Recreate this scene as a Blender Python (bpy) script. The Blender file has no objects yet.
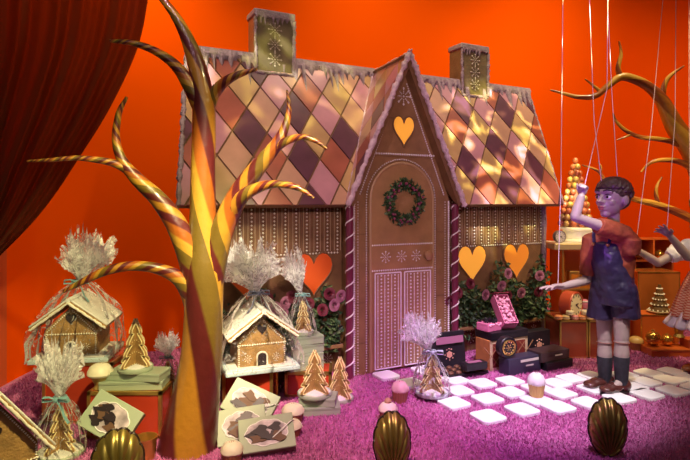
import bpy, math, random
import numpy as np
from mathutils import Vector, Matrix, Euler
random.seed(7)
S = bpy.context.scene
COL = S.collection
PI = math.pi
def rad(a): return math.radians(a)
V = Vector
# ------------------------------------------------------------------ camera, world, lights, exposure
FPX, HZ, CH = 537.0, 202.0, 0.86          # focal length in pixels, horizon row, camera height
cam_d = bpy.data.cameras.new('camera'); cam = bpy.data.objects.new('camera', cam_d); COL.objects.link(cam)
cam.location = (0, 0, CH); cam.rotation_euler = (rad(90), 0, 0)
cam_d.sensor_width = 36; cam_d.lens = FPX / 690 * 36; cam_d.shift_y = -28 / 690; cam_d.clip_start = 0.05
S.camera = cam
S.view_settings.view_transform = 'Standard'; S.view_settings.look = 'None'
S.view_settings.gamma = 1; S.view_settings.exposure = 0.0; S.view_settings.use_curve_mapping = False
w = bpy.data.worlds.new('world'); S.world = w; w.use_nodes = True
w.node_tree.nodes['Background'].inputs[0].default_value = (0.9, 0.6, 0.55, 1)
w.node_tree.nodes['Background'].inputs[1].default_value = 0.018
def aim(o, target): o.rotation_euler = (V(target) - o.location).to_track_quat('-Z', 'Y').to_euler()
def spot(name, loc, target, energy, color, angle=40, blend=0.6, radius=0.05, gobo=None):
    d = bpy.data.lights.new(name, 'SPOT'); d.energy = energy; d.color = color
    d.spot_size = rad(angle); d.spot_blend = blend; d.shadow_soft_size = radius
    o = bpy.data.objects.new(name, d); COL.objects.link(o); o.location = loc; aim(o, target)
    if gobo:
        d.use_nodes = True; nt = d.node_tree; em = nt.nodes['Emission']
        tc = nt.nodes.new('ShaderNodeTexCoord'); mp = nt.nodes.new('ShaderNodeMapping')
        mp.inputs['Scale'].default_value = gobo[1]; mp.inputs['Location'].default_value = gobo[2]
        mp.inputs['Rotation'].default_value = gobo[4]
        nz = nt.nodes.new('ShaderNodeTexNoise'); nz.inputs['Scale'].default_value = gobo[0]; nz.inputs['Detail'].default_value = 1.5
        nz.inputs['Distortion'].default_value = 1.2
        cr = nt.nodes.new('ShaderNodeValToRGB')
        els = cr.color_ramp.elements
        els[0].position = gobo[3]; els[0].color = (0, 0, 0, 1); els[1].position = gobo[3] + .09; els[1].color = (.6, .6, .2, 1)
        e = els.new(min(.98, gobo[3] + .16)); e.color = (1, .95, 1, 1)
        nt.links.new(tc.outputs['Normal'], mp.inputs['Vector']); nt.links.new(mp.outputs['Vector'], nz.inputs['Vector'])
        nt.links.new(nz.outputs['Fac'], cr.inputs['Fac']); nt.links.new(cr.outputs['Color'], em.inputs['Color'])
    return o
def area(name, loc, target, energy, color, sx, sy):
    d = bpy.data.lights.new(name, 'AREA'); d.shape = 'RECTANGLE'; d.size = sx; d.size_y = sy; d.energy = energy; d.color = color
    o = bpy.data.objects.new(name, d); COL.objects.link(o); o.location = loc; aim(o, target); return o
S.cycles.transparent_max_bounces = 40
WARM, YEL, VIO, PNK, WHT = (1, .78, .5), (1, .85, .38), (.62, .2, 1), (1, .62, .7), (1, .93, .98)
spot('key_yellow', (.1, .7, 1.95), (-.95, 2.05, .22), 250, YEL, 36, .7)
spot('key_tree', (.75, 1.25, 2.2), (-.5, 1.9, 1.05), 52, (1, .82, .36), 44, .7)
spot('left_white', (-.15, .8, 1.9), (-.36, 2.25, .46), 225, (1, .88, .62), 25, .6)
spot('carpet_pink', (-.1, .6, 2.2), (-.15, 1.85, .0), 230, (1, .62, .5), 34, .9)
spot('wash_violet', (.45, .9, 2.5), (.45, 2.35, .0), 240, (.8, .22, 1), 33, .9)
spot('path_white', (.85, 1.3, 2.5), (.82, 2.45, 0), 330, WHT, 28, .6)
spot('house_pink', (.4, .3, 1.35), (.15, 2.8, .95), 78, (1, .62, .64), 48, .8)
spot('roof_left', (-.6, .9, 2.5), (-.3, 2.6, 1.25), 50, (1, .68, .88), 40, .7)
spot('roof_right', (1.0, 1.2, 2.4), (.95, 3.1, 1.25), 48, (.85, .5, 1), 40, .7)
spot('roof_gobo', (1.2, 1.3, 2.5), (1.0, 3.15, 1.22), 1000, (1, 1, .9), 26, .5, .012, (13, (1, 1, 1), (.3, .1, 0), .5, (0, 0, .5)))
spot('chimney_gobo', (-.6, 1.0, 2.3), (-.35, 2.7, 1.5), 330, (.9, 1, .7), 30, .5, .015, (12, (1, 1, 1), (.7, .2, 0), .52, (0, 0, .2)))
spot('puppet_violet', (.45, 1.3, .75), (1.15, 2.45, .8), 40, (.5, .12, 1), 24, .6)
spot('puppet_white', (1.6, 1.0, 2.2), (1.5, 2.5, .75), 58, (1, .82, .7), 46, .6)
spot('display_warm', (2.0, 2.2, 2.3), (1.65, 3.2, .4), 140, (1, .76, .36), 44, .6)
spot('wall_wash_a', (-.95, 2.25, 2.95), (-1.25, 3.1, 1.15), 150, (1, .82, .5), 80, .9, .2)
spot('wall_wash_b', (.45, 2.6, 2.95), (.45, 3.9, 1.0), 104, (1, .82, .5), 105, .9, .2)
spot('wall_wash_c', (1.95, 2.9, 2.95), (1.95, 4.6, 1.1), 165, (1, .82, .5), 110, .9, .2)
area('street_fill', (0, -.3, 2.0), (0, 2.5, .5), 7, (1, .85, .75), 2.2, .8)

# ------------------------------------------------------------------ materials
MATS = {}
def mat(name, col, rough=0.6, metal=0.0, vary=0.0, scale=20.0, bump=0.0, bscale=60.0, emit=None, estr=0.0, alpha=1.0, trans=0.0, coat=0.0, sheen=0.0, spec=0.5, detail=3.0):
    if name in MATS: return MATS[name]
    m = bpy.data.materials.new(name); m.use_nodes = True; nt = m.node_tree; b = nt.nodes['Principled BSDF']
    b.inputs['Base Color'].default_value = (*col, 1); b.inputs['Roughness'].default_value = rough; b.inputs['Metallic'].default_value = metal
    b.inputs['Coat Weight'].default_value = coat; b.inputs['Alpha'].default_value = alpha; b.inputs['Transmission Weight'].default_value = trans
    b.inputs['Specular IOR Level'].default_value = spec
    b.inputs['Sheen Weight'].default_value = sheen
    if emit: b.inputs['Emission Color'].default_value = (*emit, 1); b.inputs['Emission Strength'].default_value = estr
    if vary or bump:
        tc = nt.nodes.new('ShaderNodeTexCoord')
    if vary:
        nz = nt.nodes.new('ShaderNodeTexNoise'); nz.inputs['Scale'].default_value = scale; nz.inputs['Detail'].default_value = detail
        cr = nt.nodes.new('ShaderNodeValToRGB'); e = cr.color_ramp.elements
        e[0].position = .3; e[0].color = (*[max(0, c * (1 - vary)) for c in col], 1); e[1].position = .7; e[1].color = (*[min(1, c * (1 + vary)) for c in col], 1)
        nt.links.new(tc.outputs['Object'], nz.inputs['Vector']); nt.links.new(nz.outputs['Fac'], cr.inputs['Fac']); nt.links.new(cr.outputs['Color'], b.inputs['Base Color'])
    if bump:
        n2 = nt.nodes.new('ShaderNodeTexNoise'); n2.inputs['Scale'].default_value = bscale; n2.inputs['Detail'].default_value = 4
        bp = nt.nodes.new('ShaderNodeBump'); bp.inputs['Strength'].default_value = bump; bp.inputs['Distance'].default_value = 0.01
        nt.links.new(tc.outputs['Object'], n2.inputs['Vector']); nt.links.new(n2.outputs['Fac'], bp.inputs['Height']); nt.links.new(bp.outputs['Normal'], b.inputs['Normal'])
    MATS[name] = m; return m
def film(name, tint, base, amount, nscale=30, lo=.5, dist=1.5, ior=1.2):
    m = bpy.data.materials.new(name); m.use_nodes = True; nt = m.node_tree; nt.nodes.clear(); N = nt.nodes.new; L = nt.links.new
    out = N('ShaderNodeOutputMaterial'); tr = N('ShaderNodeBsdfTransparent'); tr.inputs[0].default_value = (*tint, 1)
    gl = N('ShaderNodeBsdfGlossy'); gl.inputs['Color'].default_value = (1, 1, 1, 1); gl.inputs['Roughness'].default_value = .16
    df = N('ShaderNodeBsdfDiffuse'); df.inputs['Color'].default_value = (.99, .99, .99, 1); tl = N('ShaderNodeBsdfTranslucent'); tl.inputs['Color'].default_value = (.99, .99, .99, 1)
    m0 = N('ShaderNodeMixShader'); m0.inputs[0].default_value = .5; L(df.outputs[0], m0.inputs[1]); L(tl.outputs[0], m0.inputs[2])
    m1 = N('ShaderNodeMixShader'); m1.inputs[0].default_value = .85; L(gl.outputs[0], m1.inputs[1]); L(m0.outputs[0], m1.inputs[2])
    tc = N('ShaderNodeTexCoord'); nz = N('ShaderNodeTexNoise'); nz.inputs['Scale'].default_value = nscale; nz.inputs['Detail'].default_value = 4; nz.inputs['Distortion'].default_value = dist
    L(tc.outputs['Object'], nz.inputs['Vector'])
    mr = N('ShaderNodeMapRange'); mr.inputs['From Min'].default_value = lo; mr.inputs['From Max'].default_value = lo + .13; mr.inputs['To Min'].default_value = base; mr.inputs['To Max'].default_value = amount  # noise streaks of white put highlights into the film colour
    L(nz.outputs['Fac'], mr.inputs['Value'])
    bp = N('ShaderNodeBump'); bp.inputs['Strength'].default_value = .9; bp.inputs['Distance'].default_value = .02; L(nz.outputs['Fac'], bp.inputs['Height'])
    L(bp.outputs[0], gl.inputs['Normal'])
    fr = N('ShaderNodeFresnel'); fr.inputs['IOR'].default_value = ior
    ad = N('ShaderNodeMath'); ad.operation = 'ADD'; ad.use_clamp = True; L(mr.outputs[0], ad.inputs[0]); L(fr.outputs[0], ad.inputs[1])
    mm = N('ShaderNodeMixShader'); L(ad.outputs[0], mm.inputs[0]); L(tr.outputs[0], mm.inputs[1]); L(m1.outputs[0], mm.inputs[2])
    L(mm.outputs[0], out.inputs[0]); MATS[name] = m; return m
def stripes(name, cols, rough=.35):
    m = bpy.data.materials.new(name); m.use_nodes = True; nt = m.node_tree; b = nt.nodes['Principled BSDF']; N = nt.nodes.new; L = nt.links.new
    uv = N('ShaderNodeUVMap'); uv.uv_map = 'uv'; sp = N('ShaderNodeSeparateXYZ'); L(uv.outputs[0], sp.inputs[0])
    a = N('ShaderNodeMath'); a.operation = 'ADD'; L(sp.outputs[0], a.inputs[0]); L(sp.outputs[1], a.inputs[1])
    f = N('ShaderNodeMath'); f.operation = 'FRACT'; L(a.outputs[0], f.inputs[0])
    cr = N('ShaderNodeValToRGB'); cr.color_ramp.interpolation = 'LINEAR'
    els = cr.color_ramp.elements; n = len(cols)
    while len(els) > 1: els.remove(els[-1])
    els[0].position = 0; els[0].color = (*cols[0], 1)
    for i, c in enumerate(cols):
        if i: e = els.new(i / n + .0); e.color = (*c, 1)
        e = els.new(min(.999, (i + 1) / n - .025)); e.color = (*c, 1)
    L(f.outputs[0], cr.inputs[0])
    tc = N('ShaderNodeTexCoord'); nz = N('ShaderNodeTexNoise'); nz.inputs['Scale'].default_value = 45; nz.inputs['Detail'].default_value = 5; L(tc.outputs['Object'], nz.inputs[0])
    mx = N('ShaderNodeMix'); mx.data_type = 'RGBA'; mx.blend_type = 'MULTIPLY'; mx.inputs[0].default_value = .25
    L(cr.outputs[0], mx.inputs[6]); L(nz.outputs['Fac'], mx.inputs[7]); L(mx.outputs[2], b.inputs['Base Color'])
    b.inputs['Roughness'].default_value = rough; b.inputs['Coat Weight'].default_value = .3
    bp = N('ShaderNodeBump'); bp.inputs['Strength'].default_value = .25; bp.inputs['Distance'].default_value = .01; L(nz.outputs['Fac'], bp.inputs['Height']); L(bp.outputs[0], b.inputs['Normal'])
    MATS[name] = m; return m
def checks(name, c1, c2, scale):
    m = bpy.data.materials.new(name); m.use_nodes = True; nt = m.node_tree; b = nt.nodes['Principled BSDF']; N = nt.nodes.new; L = nt.links.new
    uv = N('ShaderNodeUVMap'); uv.uv_map = 'uv'; ck = N('ShaderNodeTexChecker'); ck.inputs['Scale'].default_value = scale
    ck.inputs['Color1'].default_value = (*c1, 1); ck.inputs['Color2'].default_value = (*c2, 1); L(uv.outputs[0], ck.inputs[0]); L(ck.outputs[0], b.inputs['Base Color'])
    b.inputs['Roughness'].default_value = .8; MATS[name] = m; return m
# ------------------------------------------------------------------ mesh builder
class MB:
    def __init__(s): s.v = []; s.f = []; s.m = []; s.uv = []; s.M = Matrix(); s.mi = 0
    def add(s, vs, fs, uv=None):
        o = len(s.v)
        for i, p in enumerate(vs):
            s.v.append(tuple(s.M @ V(p))); s.uv.append(uv[i] if uv else (0, 0))
        for f in fs: s.f.append([i + o for i in f]); s.m.append(s.mi)
    def box(s, c, d, rot=(0, 0, 0)):
        R = Euler(rot).to_matrix(); c = V(c); h = V(d) / 2
        vs = [c + R @ V((x * h.x, y * h.y, z * h.z)) for x in (-1, 1) for y in (-1, 1) for z in (-1, 1)]
        s.add(vs, [(0, 1, 3, 2), (4, 6, 7, 5), (0, 4, 5, 1), (2, 3, 7, 6), (0, 2, 6, 4), (1, 5, 7, 3)])
    def tube(s, pts, rads, seg=10, cap=True, flat=1.0, up=None, uvk=1.0, u0=0.0, round_end=False):
        pts = [V(p) for p in pts]; n = len(pts)
        if not hasattr(rads, '__len__'): rads = [rads] * n
        T = [(pts[min(i + 1, n - 1)] - pts[max(i - 1, 0)]).normalized() for i in range(n)]
        a = V(up) if up else (V((0, 0, 1)) if abs(T[0].z) < .9 else V((0, 1, 0)))
        x = (a - T[0] * a.dot(T[0])).normalized(); vs = []; uv = []; acc = 0
        for i in range(n):
            x = (x - T[i] * x.dot(T[i])).normalized(); y = T[i].cross(x)
            if i: acc += (pts[i] - pts[i - 1]).length / max(.008, rads[i] + rads[i - 1])
            for k in range(seg + 1):
                t = 2 * PI * k / seg
                vs.append(pts[i] + x * (rads[i] * math.cos(t)) + y * (rads[i] * flat * math.sin(t))); uv.append((k / seg, u0 + acc * uvk))
        fs = []
        w_ = seg + 1
        for i in range(n - 1):
            for k in range(seg): fs.append((i * w_ + k, i * w_ + k + 1, (i + 1) * w_ + k + 1, (i + 1) * w_ + k))
        if cap: fs.append(tuple(reversed(range(seg)))); fs.append(tuple((n - 1) * w_ + k for k in range(seg)))
        s.add(vs, fs, uv)
    def lathe(s, prof, c=(0, 0, 0), seg=20, rfun=None):
        vs = []; n = len(prof)
        for (r, z) in prof:
            for k in range(seg):
                t = 2 * PI * k / seg; q = r * (rfun(t, z) if rfun else 1); vs.append((c[0] + q * math.cos(t), c[1] + q * math.sin(t), c[2] + z))
        fs = [(i * seg + k, i * seg + (k + 1) % seg, (i + 1) * seg + (k + 1) % seg, (i + 1) * seg + k) for i in range(n - 1) for k in range(seg)]
        fs.append(tuple(reversed(range(seg)))); fs.append(tuple((n - 1) * seg + k for k in range(seg)))
        s.add(vs, fs)
    def ball(s, c, r, seg=12, rot=None):
        if not hasattr(r, '__len__'): r = (r, r, r)
        R = rot if rot else Matrix.Identity(3); c = V(c); vs = []; rings = max(4, seg // 2 + 1)
        vs.append(c + R @ V((0, 0, -r[2])))
        for i in range(1, rings):
            p = -PI / 2 + PI * i / rings
            for k in range(seg):
                t = 2 * PI * k / seg; vs.append(c + R @ V((r[0] * math.cos(p) * math.cos(t), r[1] * math.cos(p) * math.sin(t), r[2] * math.sin(p))))
        vs.append(c + R @ V((0, 0, r[2]))); fs = []
        for k in range(seg):
            fs.append((0, 1 + (k + 1) % seg, 1 + k)); fs.append((len(vs) - 1, 1 + (rings - 2) * seg + k, 1 + (rings - 2) * seg + (k + 1) % seg))
            for i in range(rings - 2): fs.append((1 + i * seg + k, 1 + i * seg + (k + 1) % seg, 1 + (i + 1) * seg + (k + 1) % seg, 1 + (i + 1) * seg + k))
        s.add(vs, fs)
    def dot(s, c, r):
        c = V(c); s.add([c + V((r, 0, 0)), c + V((-r, 0, 0)), c + V((0, r, 0)), c + V((0, -r, 0)), c + V((0, 0, r)), c + V((0, 0, -r))],
                        [(0, 2, 4), (2, 1, 4), (1, 3, 4), (3, 0, 4), (2, 0, 5), (1, 2, 5), (3, 1, 5), (0, 3, 5)])
    def prism(s, pts, O, X, Y, t):
        """outline pts (2D) in plane O + x X + y Y, extruded by t along X x Y."""
        O, X, Y = V(O), V(X).normalized(), V(Y).normalized(); Z = X.cross(Y); n = len(pts)
        vs = [O + X * a + Y * b for a, b in pts] + [O + X * a + Y * b + Z * t for a, b in pts]
        s.add(vs, [tuple(reversed(range(n))), tuple(range(n, 2 * n))] + [(i, (i + 1) % n, n + (i + 1) % n, n + i) for i in range(n)])
    def grid(s, fn, nu, nv, close=False):
        vs = []; uv = []
        for j in range(nv + 1):
            for i in range(nu + (0 if close else 1)):
                vs.append(fn(i / nu, j / nv)); uv.append((i / nu, j / nv))
        W = nu if close else nu + 1; fs = []
        for j in range(nv):
            for i in range(nu): fs.append((j * W + i, j * W + (i + 1) % W, (j + 1) * W + (i + 1) % W, (j + 1) * W + i))
        s.add(vs, fs, uv)
    def build(s, name, mats, parent=None, smooth=True, bevel=0, sharp=35, remesh=0, smooth_it=0, solid=0, disp=None, subsurf=0):
        me = bpy.data.meshes.new(name); me.from_pydata(s.v, [], s.f)
        if not isinstance(mats, (list, tuple)): mats = [mats]
        for m in mats: me.materials.append(m)
        if len(mats) > 1: me.polygons.foreach_set('material_index', s.m)
        if any(u != (0, 0) for u in s.uv):
            l = me.uv_layers.new(name='uv'); assert len(l.data) == len(me.loops); li = np.empty(len(me.loops), dtype=np.int32); me.loops.foreach_get('vertex_index', li)
            l.data.foreach_set('uv', np.array(s.uv, dtype=np.float32)[li].ravel())
        if smooth:
            me.polygons.foreach_set('use_smooth', [True] * len(me.polygons))
            if sharp and not remesh: me.set_sharp_from_angle(angle=rad(sharp))
        me.update()
        o = bpy.data.objects.new(name, me); COL.objects.link(o)
        if parent: o.parent = parent
        if solid: q = o.modifiers.new('solid', 'SOLIDIFY'); q.thickness = solid; q.offset = 0
        if bevel: q = o.modifiers.new('bevel', 'BEVEL'); q.width = bevel; q.segments = 2; q.limit_method = 'ANGLE'; q.angle_limit = rad(40)
        if remesh:
            q = o.modifiers.new('remesh', 'REMESH'); q.mode = 'VOXEL'; q.voxel_size = remesh; q.use_smooth_shade = True
            if smooth_it: q = o.modifiers.new('smooth', 'SMOOTH'); q.iterations = smooth_it; q.factor = .5
        if subsurf: q = o.modifiers.new('sub', 'SUBSURF'); q.levels = subsurf; q.render_levels = subsurf
        if disp:
            tx = bpy.data.textures.new(name + '_noise', 'CLOUDS'); tx.noise_scale = disp[1]
            q = o.modifiers.new('wrinkle', 'DISPLACE'); q.texture = tx; q.strength = disp[0]; q.texture_coords = 'LOCAL'; q.mid_level = .5
        return o
def thing(name, label, cat, loc=(0, 0, 0), rz=0, group=None):
    o = bpy.data.objects.new(name, None); COL.objects.link(o); o.empty_display_size = .05
    o.location = loc; o.rotation_euler = (0, 0, rz); tag(o, label, cat, group); return o
def tag(o, label, cat, group=None):
    o['label'] = label; o['category'] = cat
    if group: o['group'] = group
    return o
def dup(root, label, loc, rz=None, group=None, scale=None):
    r = root.copy(); COL.objects.link(r); r.location = loc; r['label'] = label
    if rz is not None: r.rotation_euler = (0, 0, rz)
    if scale: r.scale = (scale,) * 3
    if group: r['group'] = group
    for ch in list(root.children):
        c = ch.copy(); COL.objects.link(c); c.parent = r
        for g in ch.children: d = g.copy(); COL.objects.link(d); d.parent = c
    return r
def struct(name, mb, m, **k):
    o = mb.build(name, m, **k); o['kind'] = 'structure'; return o
def P(px, py, Y): return V(((px - 345) / FPX * Y, Y, CH + (HZ - py) / FPX * Y))
def F(px, py): return P(px, py, FPX * CH / (py - HZ))
def FY(px, Y, z=0): return V(((px - 345) / FPX * Y, Y, z))
def spline(pts, k=6):
    """Catmull-Rom through points (tuples of any length)."""
    pts = [np.array(p, float) for p in pts]; out = []
    for i in range(len(pts) - 1):
        p0 = pts[max(i - 1, 0)]; p1 = pts[i]; p2 = pts[i + 1]; p3 = pts[min(i + 2, len(pts) - 1)]
        for j in range(k):
            t = j / k; out.append(.5 * (2 * p1 + (p2 - p0) * t + (2 * p0 - 5 * p1 + 4 * p2 - p3) * t * t + (3 * p1 - p0 - 3 * p2 + p3) * t ** 3))
    out.append(pts[-1]); return out
def heart(w, h, n=28):
    o = []
    for i in range(n):
        t = 2 * PI * i / n; x = 16 * math.sin(t) ** 3; y = 13 * math.cos(t) - 5 * math.cos(2 * t) - 2 * math.cos(3 * t) - math.cos(4 * t)
        o.append((x / 32 * w, (y + 2.5) / 29 * h))
    return list(reversed(o))
def clip(poly, conv):
    """Sutherland-Hodgman, conv counter-clockwise."""
    out = poly
    for i in range(len(conv)):
        a, b = conv[i], conv[(i + 1) % len(conv)]; inp = out; out = []
        if not inp: return []
        def side(p): return (b[0] - a[0]) * (p[1] - a[1]) - (b[1] - a[1]) * (p[0] - a[0])
        for j in range(len(inp)):
            p, q = inp[j - 1], inp[j]; sp_, sq = side(p), side(q)
            if sq >= 0:
                if sp_ < 0: t = sp_ / (sp_ - sq); out.append((p[0] + (q[0] - p[0]) * t, p[1] + (q[1] - p[1]) * t))
                out.append(q)
            elif sp_ >= 0: t = sp_ / (sp_ - sq); out.append((p[0] + (q[0] - p[0]) * t, p[1] + (q[1] - p[1]) * t))
    return out
def flake(mb, c, r, n=8, ax=(1, 0, 0), az=(0, 0, 1)):
    c, ax, az = V(c), V(ax), V(az)
    mb.dot(c, r * .16)
    for k in range(n):
        t = 2 * PI * k / n; d = ax * math.cos(t) + az * math.sin(t)
        for q in (.4, .62, .84, 1.0): mb.dot(c + d * r * q, r * (.1 if q < .9 else .17))
def beads(mb, a, b, step, r):
    a, b = V(a), V(b); n = max(1, int((b - a).length / step))
    for i in range(n + 1): mb.dot(a.lerp(b, i / n), r)
# ------------------------------------------------------------------ shared materials
gold = mat('gold_metal', (.75, .5, .14), .3, .9, vary=.15, scale=12)
ginger = mat('gingerbread', (.27, .135, .055), .65, vary=.16, scale=18, bump=.35, bscale=160)
gingerd = mat('gingerbread_dark', (.19, .09, .036), .65, vary=.2, scale=18, bump=.35, bscale=160)
cookie = mat('golden_biscuit', (.34, .19, .06), .6, vary=.25, scale=30, bump=.4, bscale=120)
icing = mat('icing', (.78, .7, .72), .5, vary=.08, scale=60)
icingy = mat('cream_icing', (.85, .8, .66), .5, vary=.08, scale=60)
icinglilac = mat('lilac_icing', (.30, .215, .225), .7, vary=.2, scale=50, bump=.6, bscale=90)
snow = mat('sugar_snow', (.7, .69, .66), .6, vary=.06, scale=70, bump=.5, bscale=150)
dark = mat('dark_chocolate', (.025, .014, .018), .4, vary=.2)
black = mat('black_card', (.014, .011, .016), .38, vary=.2, scale=10)
cello = film('cellophane', (.985, .985, .985), .012, .5, 24, .56, 3.0, 1.14)
cellop = film('cellophane_frill', (.99, .99, .99), .16, 1.0, 22, .43, 2.5, 1.15)
ribbon = mat('teal_ribbon', (.16, .34, .36), .35, sheen=.3)
ribbonb = mat('dark_blue_ribbon', (.1, .12, .22), .35, sheen=.3)
mint = mat('pale_green_card', (.37, .44, .31), .5, vary=.06, scale=9)
mintd = mat('grey_green_card', (.30, .36, .25), .5, vary=.08, scale=9)
redacryl = mat('red_acrylic', (.5, .05, .02), .18, vary=.15, scale=5, coat=.5)
amber = mat('amber_panel', (.6, .19, .02), .25, vary=.2, scale=4, coat=.5)
white = mat('white_card', (.85, .85, .83), .5)
leafm = mat('garland_leaf', (.035, .075, .03), .5, vary=.5, scale=40)
leafl = mat('light_leaf', (.12, .18, .07), .5, vary=.4, scale=40)
# ================================================================== SETTING
carpet_m = mat('plush_carpet', (.38, .10, .25), .95, vary=.2, scale=14, sheen=.3)
wall_m = mat('orange_wall', (.86, .09, .0008), .85, spec=0.0, vary=.03, scale=1.2)
b = MB(); b.add([(-2.4, 1.05, 0), (3.35, 1.05, 0), (3.35, 5.05, 0), (-2.4, 5.05, 0)], [(0, 1, 2, 3)]); struct('floor', b, carpet_m, smooth=False)
prof = [(p[0], p[1]) for p in spline([(-1.6, 2.54), (-1.6, 2.68), (-1.58, 2.80), (-1.48, 2.90), (-1.3, 2.99), (-.9, 3.19)], 5)] + [(2.4, 4.856)]
prof += [(p[0], p[1]) for p in spline([(2.4, 4.856), (2.75, 4.98), (3.05, 4.9), (3.25, 4.6), (3.3, 4.2), (3.3, 1.1)], 5)][1:]
b = MB(); vs = [(x, y, z) for x, y in prof for z in (0, 3.0)]
b.add(vs, [(2 * i, 2 * i + 2, 2 * i + 3, 2 * i + 1) for i in range(len(prof) - 1)]); struct('wall_back', b, wall_m)
b = MB(); b.box((-2.0, 2.51, 1.5), (.8, .06, 3.0)); struct('wall_left', b, mat('orange_wall_end', (.6, .09, .02), .7))
# carpet pile: tufts nobody could count
def carpet():
    rng = np.random.default_rng(3); n = 330000
    Y = 1.25 + 3.2 * rng.random(n) ** 1.7; X = (rng.random(n) * 860 - 430) / FPX * Y * 1.06 + .02
    k = (X > -2.3) & (X < 3.2) & ~((Y > 2.48) & (X < -1.57)) & (Y < 2.90 + .505 * (X + 1.6) + .04) & (Y < 4.4); X, Y = X[k], Y[k]; n = len(X)
    h = .006 + .008 * rng.random(n); wd = .0014 + .0010 * rng.random(n) + .0010 * (Y - 1.3); a = rng.random(n) * 2 * PI
    lx, ly = rng.normal(0, .005, n), rng.normal(0, .005, n)
    v = np.zeros((n, 3, 3), np.float32)
    v[:, 0] = np.stack([X + wd * np.cos(a), Y + wd * np.sin(a), 0 * X], 1); v[:, 1] = np.stack([X - wd * np.cos(a), Y - wd * np.sin(a), 0 * X], 1)
    v[:, 2] = np.stack([X + lx, Y + ly, h], 1)
    me = bpy.data.meshes.new('carpet_pile'); me.vertices.add(3 * n); me.vertices.foreach_set('co', v.ravel())
    me.loops.add(3 * n); me.loops.foreach_set('vertex_index', np.arange(3 * n, dtype=np.int32)); me.polygons.add(n)
    me.polygons.foreach_set('loop_start', np.arange(0, 3 * n, 3, dtype=np.int32)); me.update(); me.validate()
    me.materials.append(mat('carpet_tuft', (.57, .16, .38), .9, vary=.25, scale=90))
    o = bpy.data.objects.new('carpet_pile', me); COL.objects.link(o); tag(o, 'thick pink plush carpet pile covering the display floor', 'carpet'); o['kind'] = 'stuff'
carpet()
# ================================================================== CURTAIN
def curtain():
    edge = spline([(156, -60), (148, 0), (137, 50), (110, 108), (81, 155), (51, 200), (24, 232), (-6, 262), (-30, 290)], 8)
    left = spline([(-150, -60), (-140, 0), (-132, 50), (-122, 95), (-112, 140), (-100, 185), (-86, 230), (-72, 275), (-60, 310)], 8)
    n = len(edge) - 1
    def fn(u, v):
        i = v * n; j = min(int(i), n - 1); t = i - j
        a = left[j] * (1 - t) + left[j + 1] * t; c = edge[j] * (1 - t) + edge[j + 1] * t
        p = a + (c - a) * (u ** (.85 + .1 * v)); wd = np.linalg.norm(c - a)
        fold = math.sin(u * 38 + 1.5 * math.sin(u * 9) + v * .8) * .6 + .4 * math.sin(u * 83 + v * 2)
        Y = 2.17 + .06 * fold * (1 - .3 * v) + .05 * math.sin(u * 5) - .05 * v
        return P(p[0], p[1], Y)
    m = bpy.data.materials.new('sheer_red_cloth'); m.use_nodes = True; nt = m.node_tree; nt.nodes.clear(); N = nt.nodes.new; L = nt.links.new
    out = N('ShaderNodeOutputMaterial'); tr = N('ShaderNodeBsdfTransparent'); tr.inputs[0].default_value = (1, .75, .6, 1)
    d = N('ShaderNodeBsdfDiffuse'); d.inputs[0].default_value = (.10, .026, .014, 1); t = N('ShaderNodeBsdfTranslucent'); t.inputs[0].default_value = (.16, .026, .01, 1)
    g = N('ShaderNodeBsdfSheen') if hasattr(bpy.types, 'ShaderNodeBsdfSheen') else N('ShaderNodeBsdfDiffuse'); g.inputs[0].default_value = (.22, .08, .04, 1)
    a = N('ShaderNodeMixShader'); a.inputs[0].default_value = .35; L(d.outputs[0], a.inputs[1]); L(t.outputs[0], a.inputs[2])
    a2 = N('ShaderNodeMixShader'); a2.inputs[0].default_value = .3; L(a.outputs[0], a2.inputs[1]); L(g.outputs[0], a2.inputs[2])
    lw = N('ShaderNodeLayerWeight'); lw.inputs[0].default_value = .25
    mr = N('ShaderNodeMapRange'); mr.inputs['To Min'].default_value = .09; mr.inputs['To Max'].default_value = .0; L(lw.outputs['Facing'], mr.inputs[0])
    mm = N('ShaderNodeMixShader'); L(mr.outputs[0], mm.inputs[0]); L(a2.outputs[0], mm.inputs[1]); L(tr.outputs[0], mm.inputs[2]); L(mm.outputs[0], out.inputs[0])
    b = MB(); b.grid(fn, 220, 40); o = b.build('curtain', m, sharp=180)
    tag(o, 'dark red sheer curtain swept aside in long folds at upper left', 'curtain')
curtain()
# ================================================================== GINGERBREAD COTTAGE
HA = math.atan2(FPX, 1065.0)              # the house front runs to a vanishing point 1065 px right of centre
HO = V((.30, 2.775, 0)); HM = Matrix.Translation(HO) @ Matrix.Rotation(HA, 4, 'Z')
house = thing('gingerbread_house', 'large gingerbread cottage with diamond tiled roof, gabled door and two chimneys', 'house', HO, HA)
EZ, EY, RZ, RY = .845, -.03, 1.59, .30    # eave and ridge (height, depth) in house coordinates
SL = math.hypot(RZ - EZ, RY - EY); SX = V((1, 0, 0)); SY = V((0, (RY - EY) / SL, (RZ - EZ) / SL)); SN = SX.cross(SY)
def slope(x, s, h=0): return V((x, EY, EZ)) + SY * s + SN * h
b = MB(); b.prism([(.1, 0), (.33, 0), (.33, 1.5), (.29, 1.5), (.115, 1.1), (.1, .86)], (-1.0, 0, 0), (0, 1, 0), (0, 0, 1), 2.1); b.build('wall', gingerd, house, smooth=False)
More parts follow.
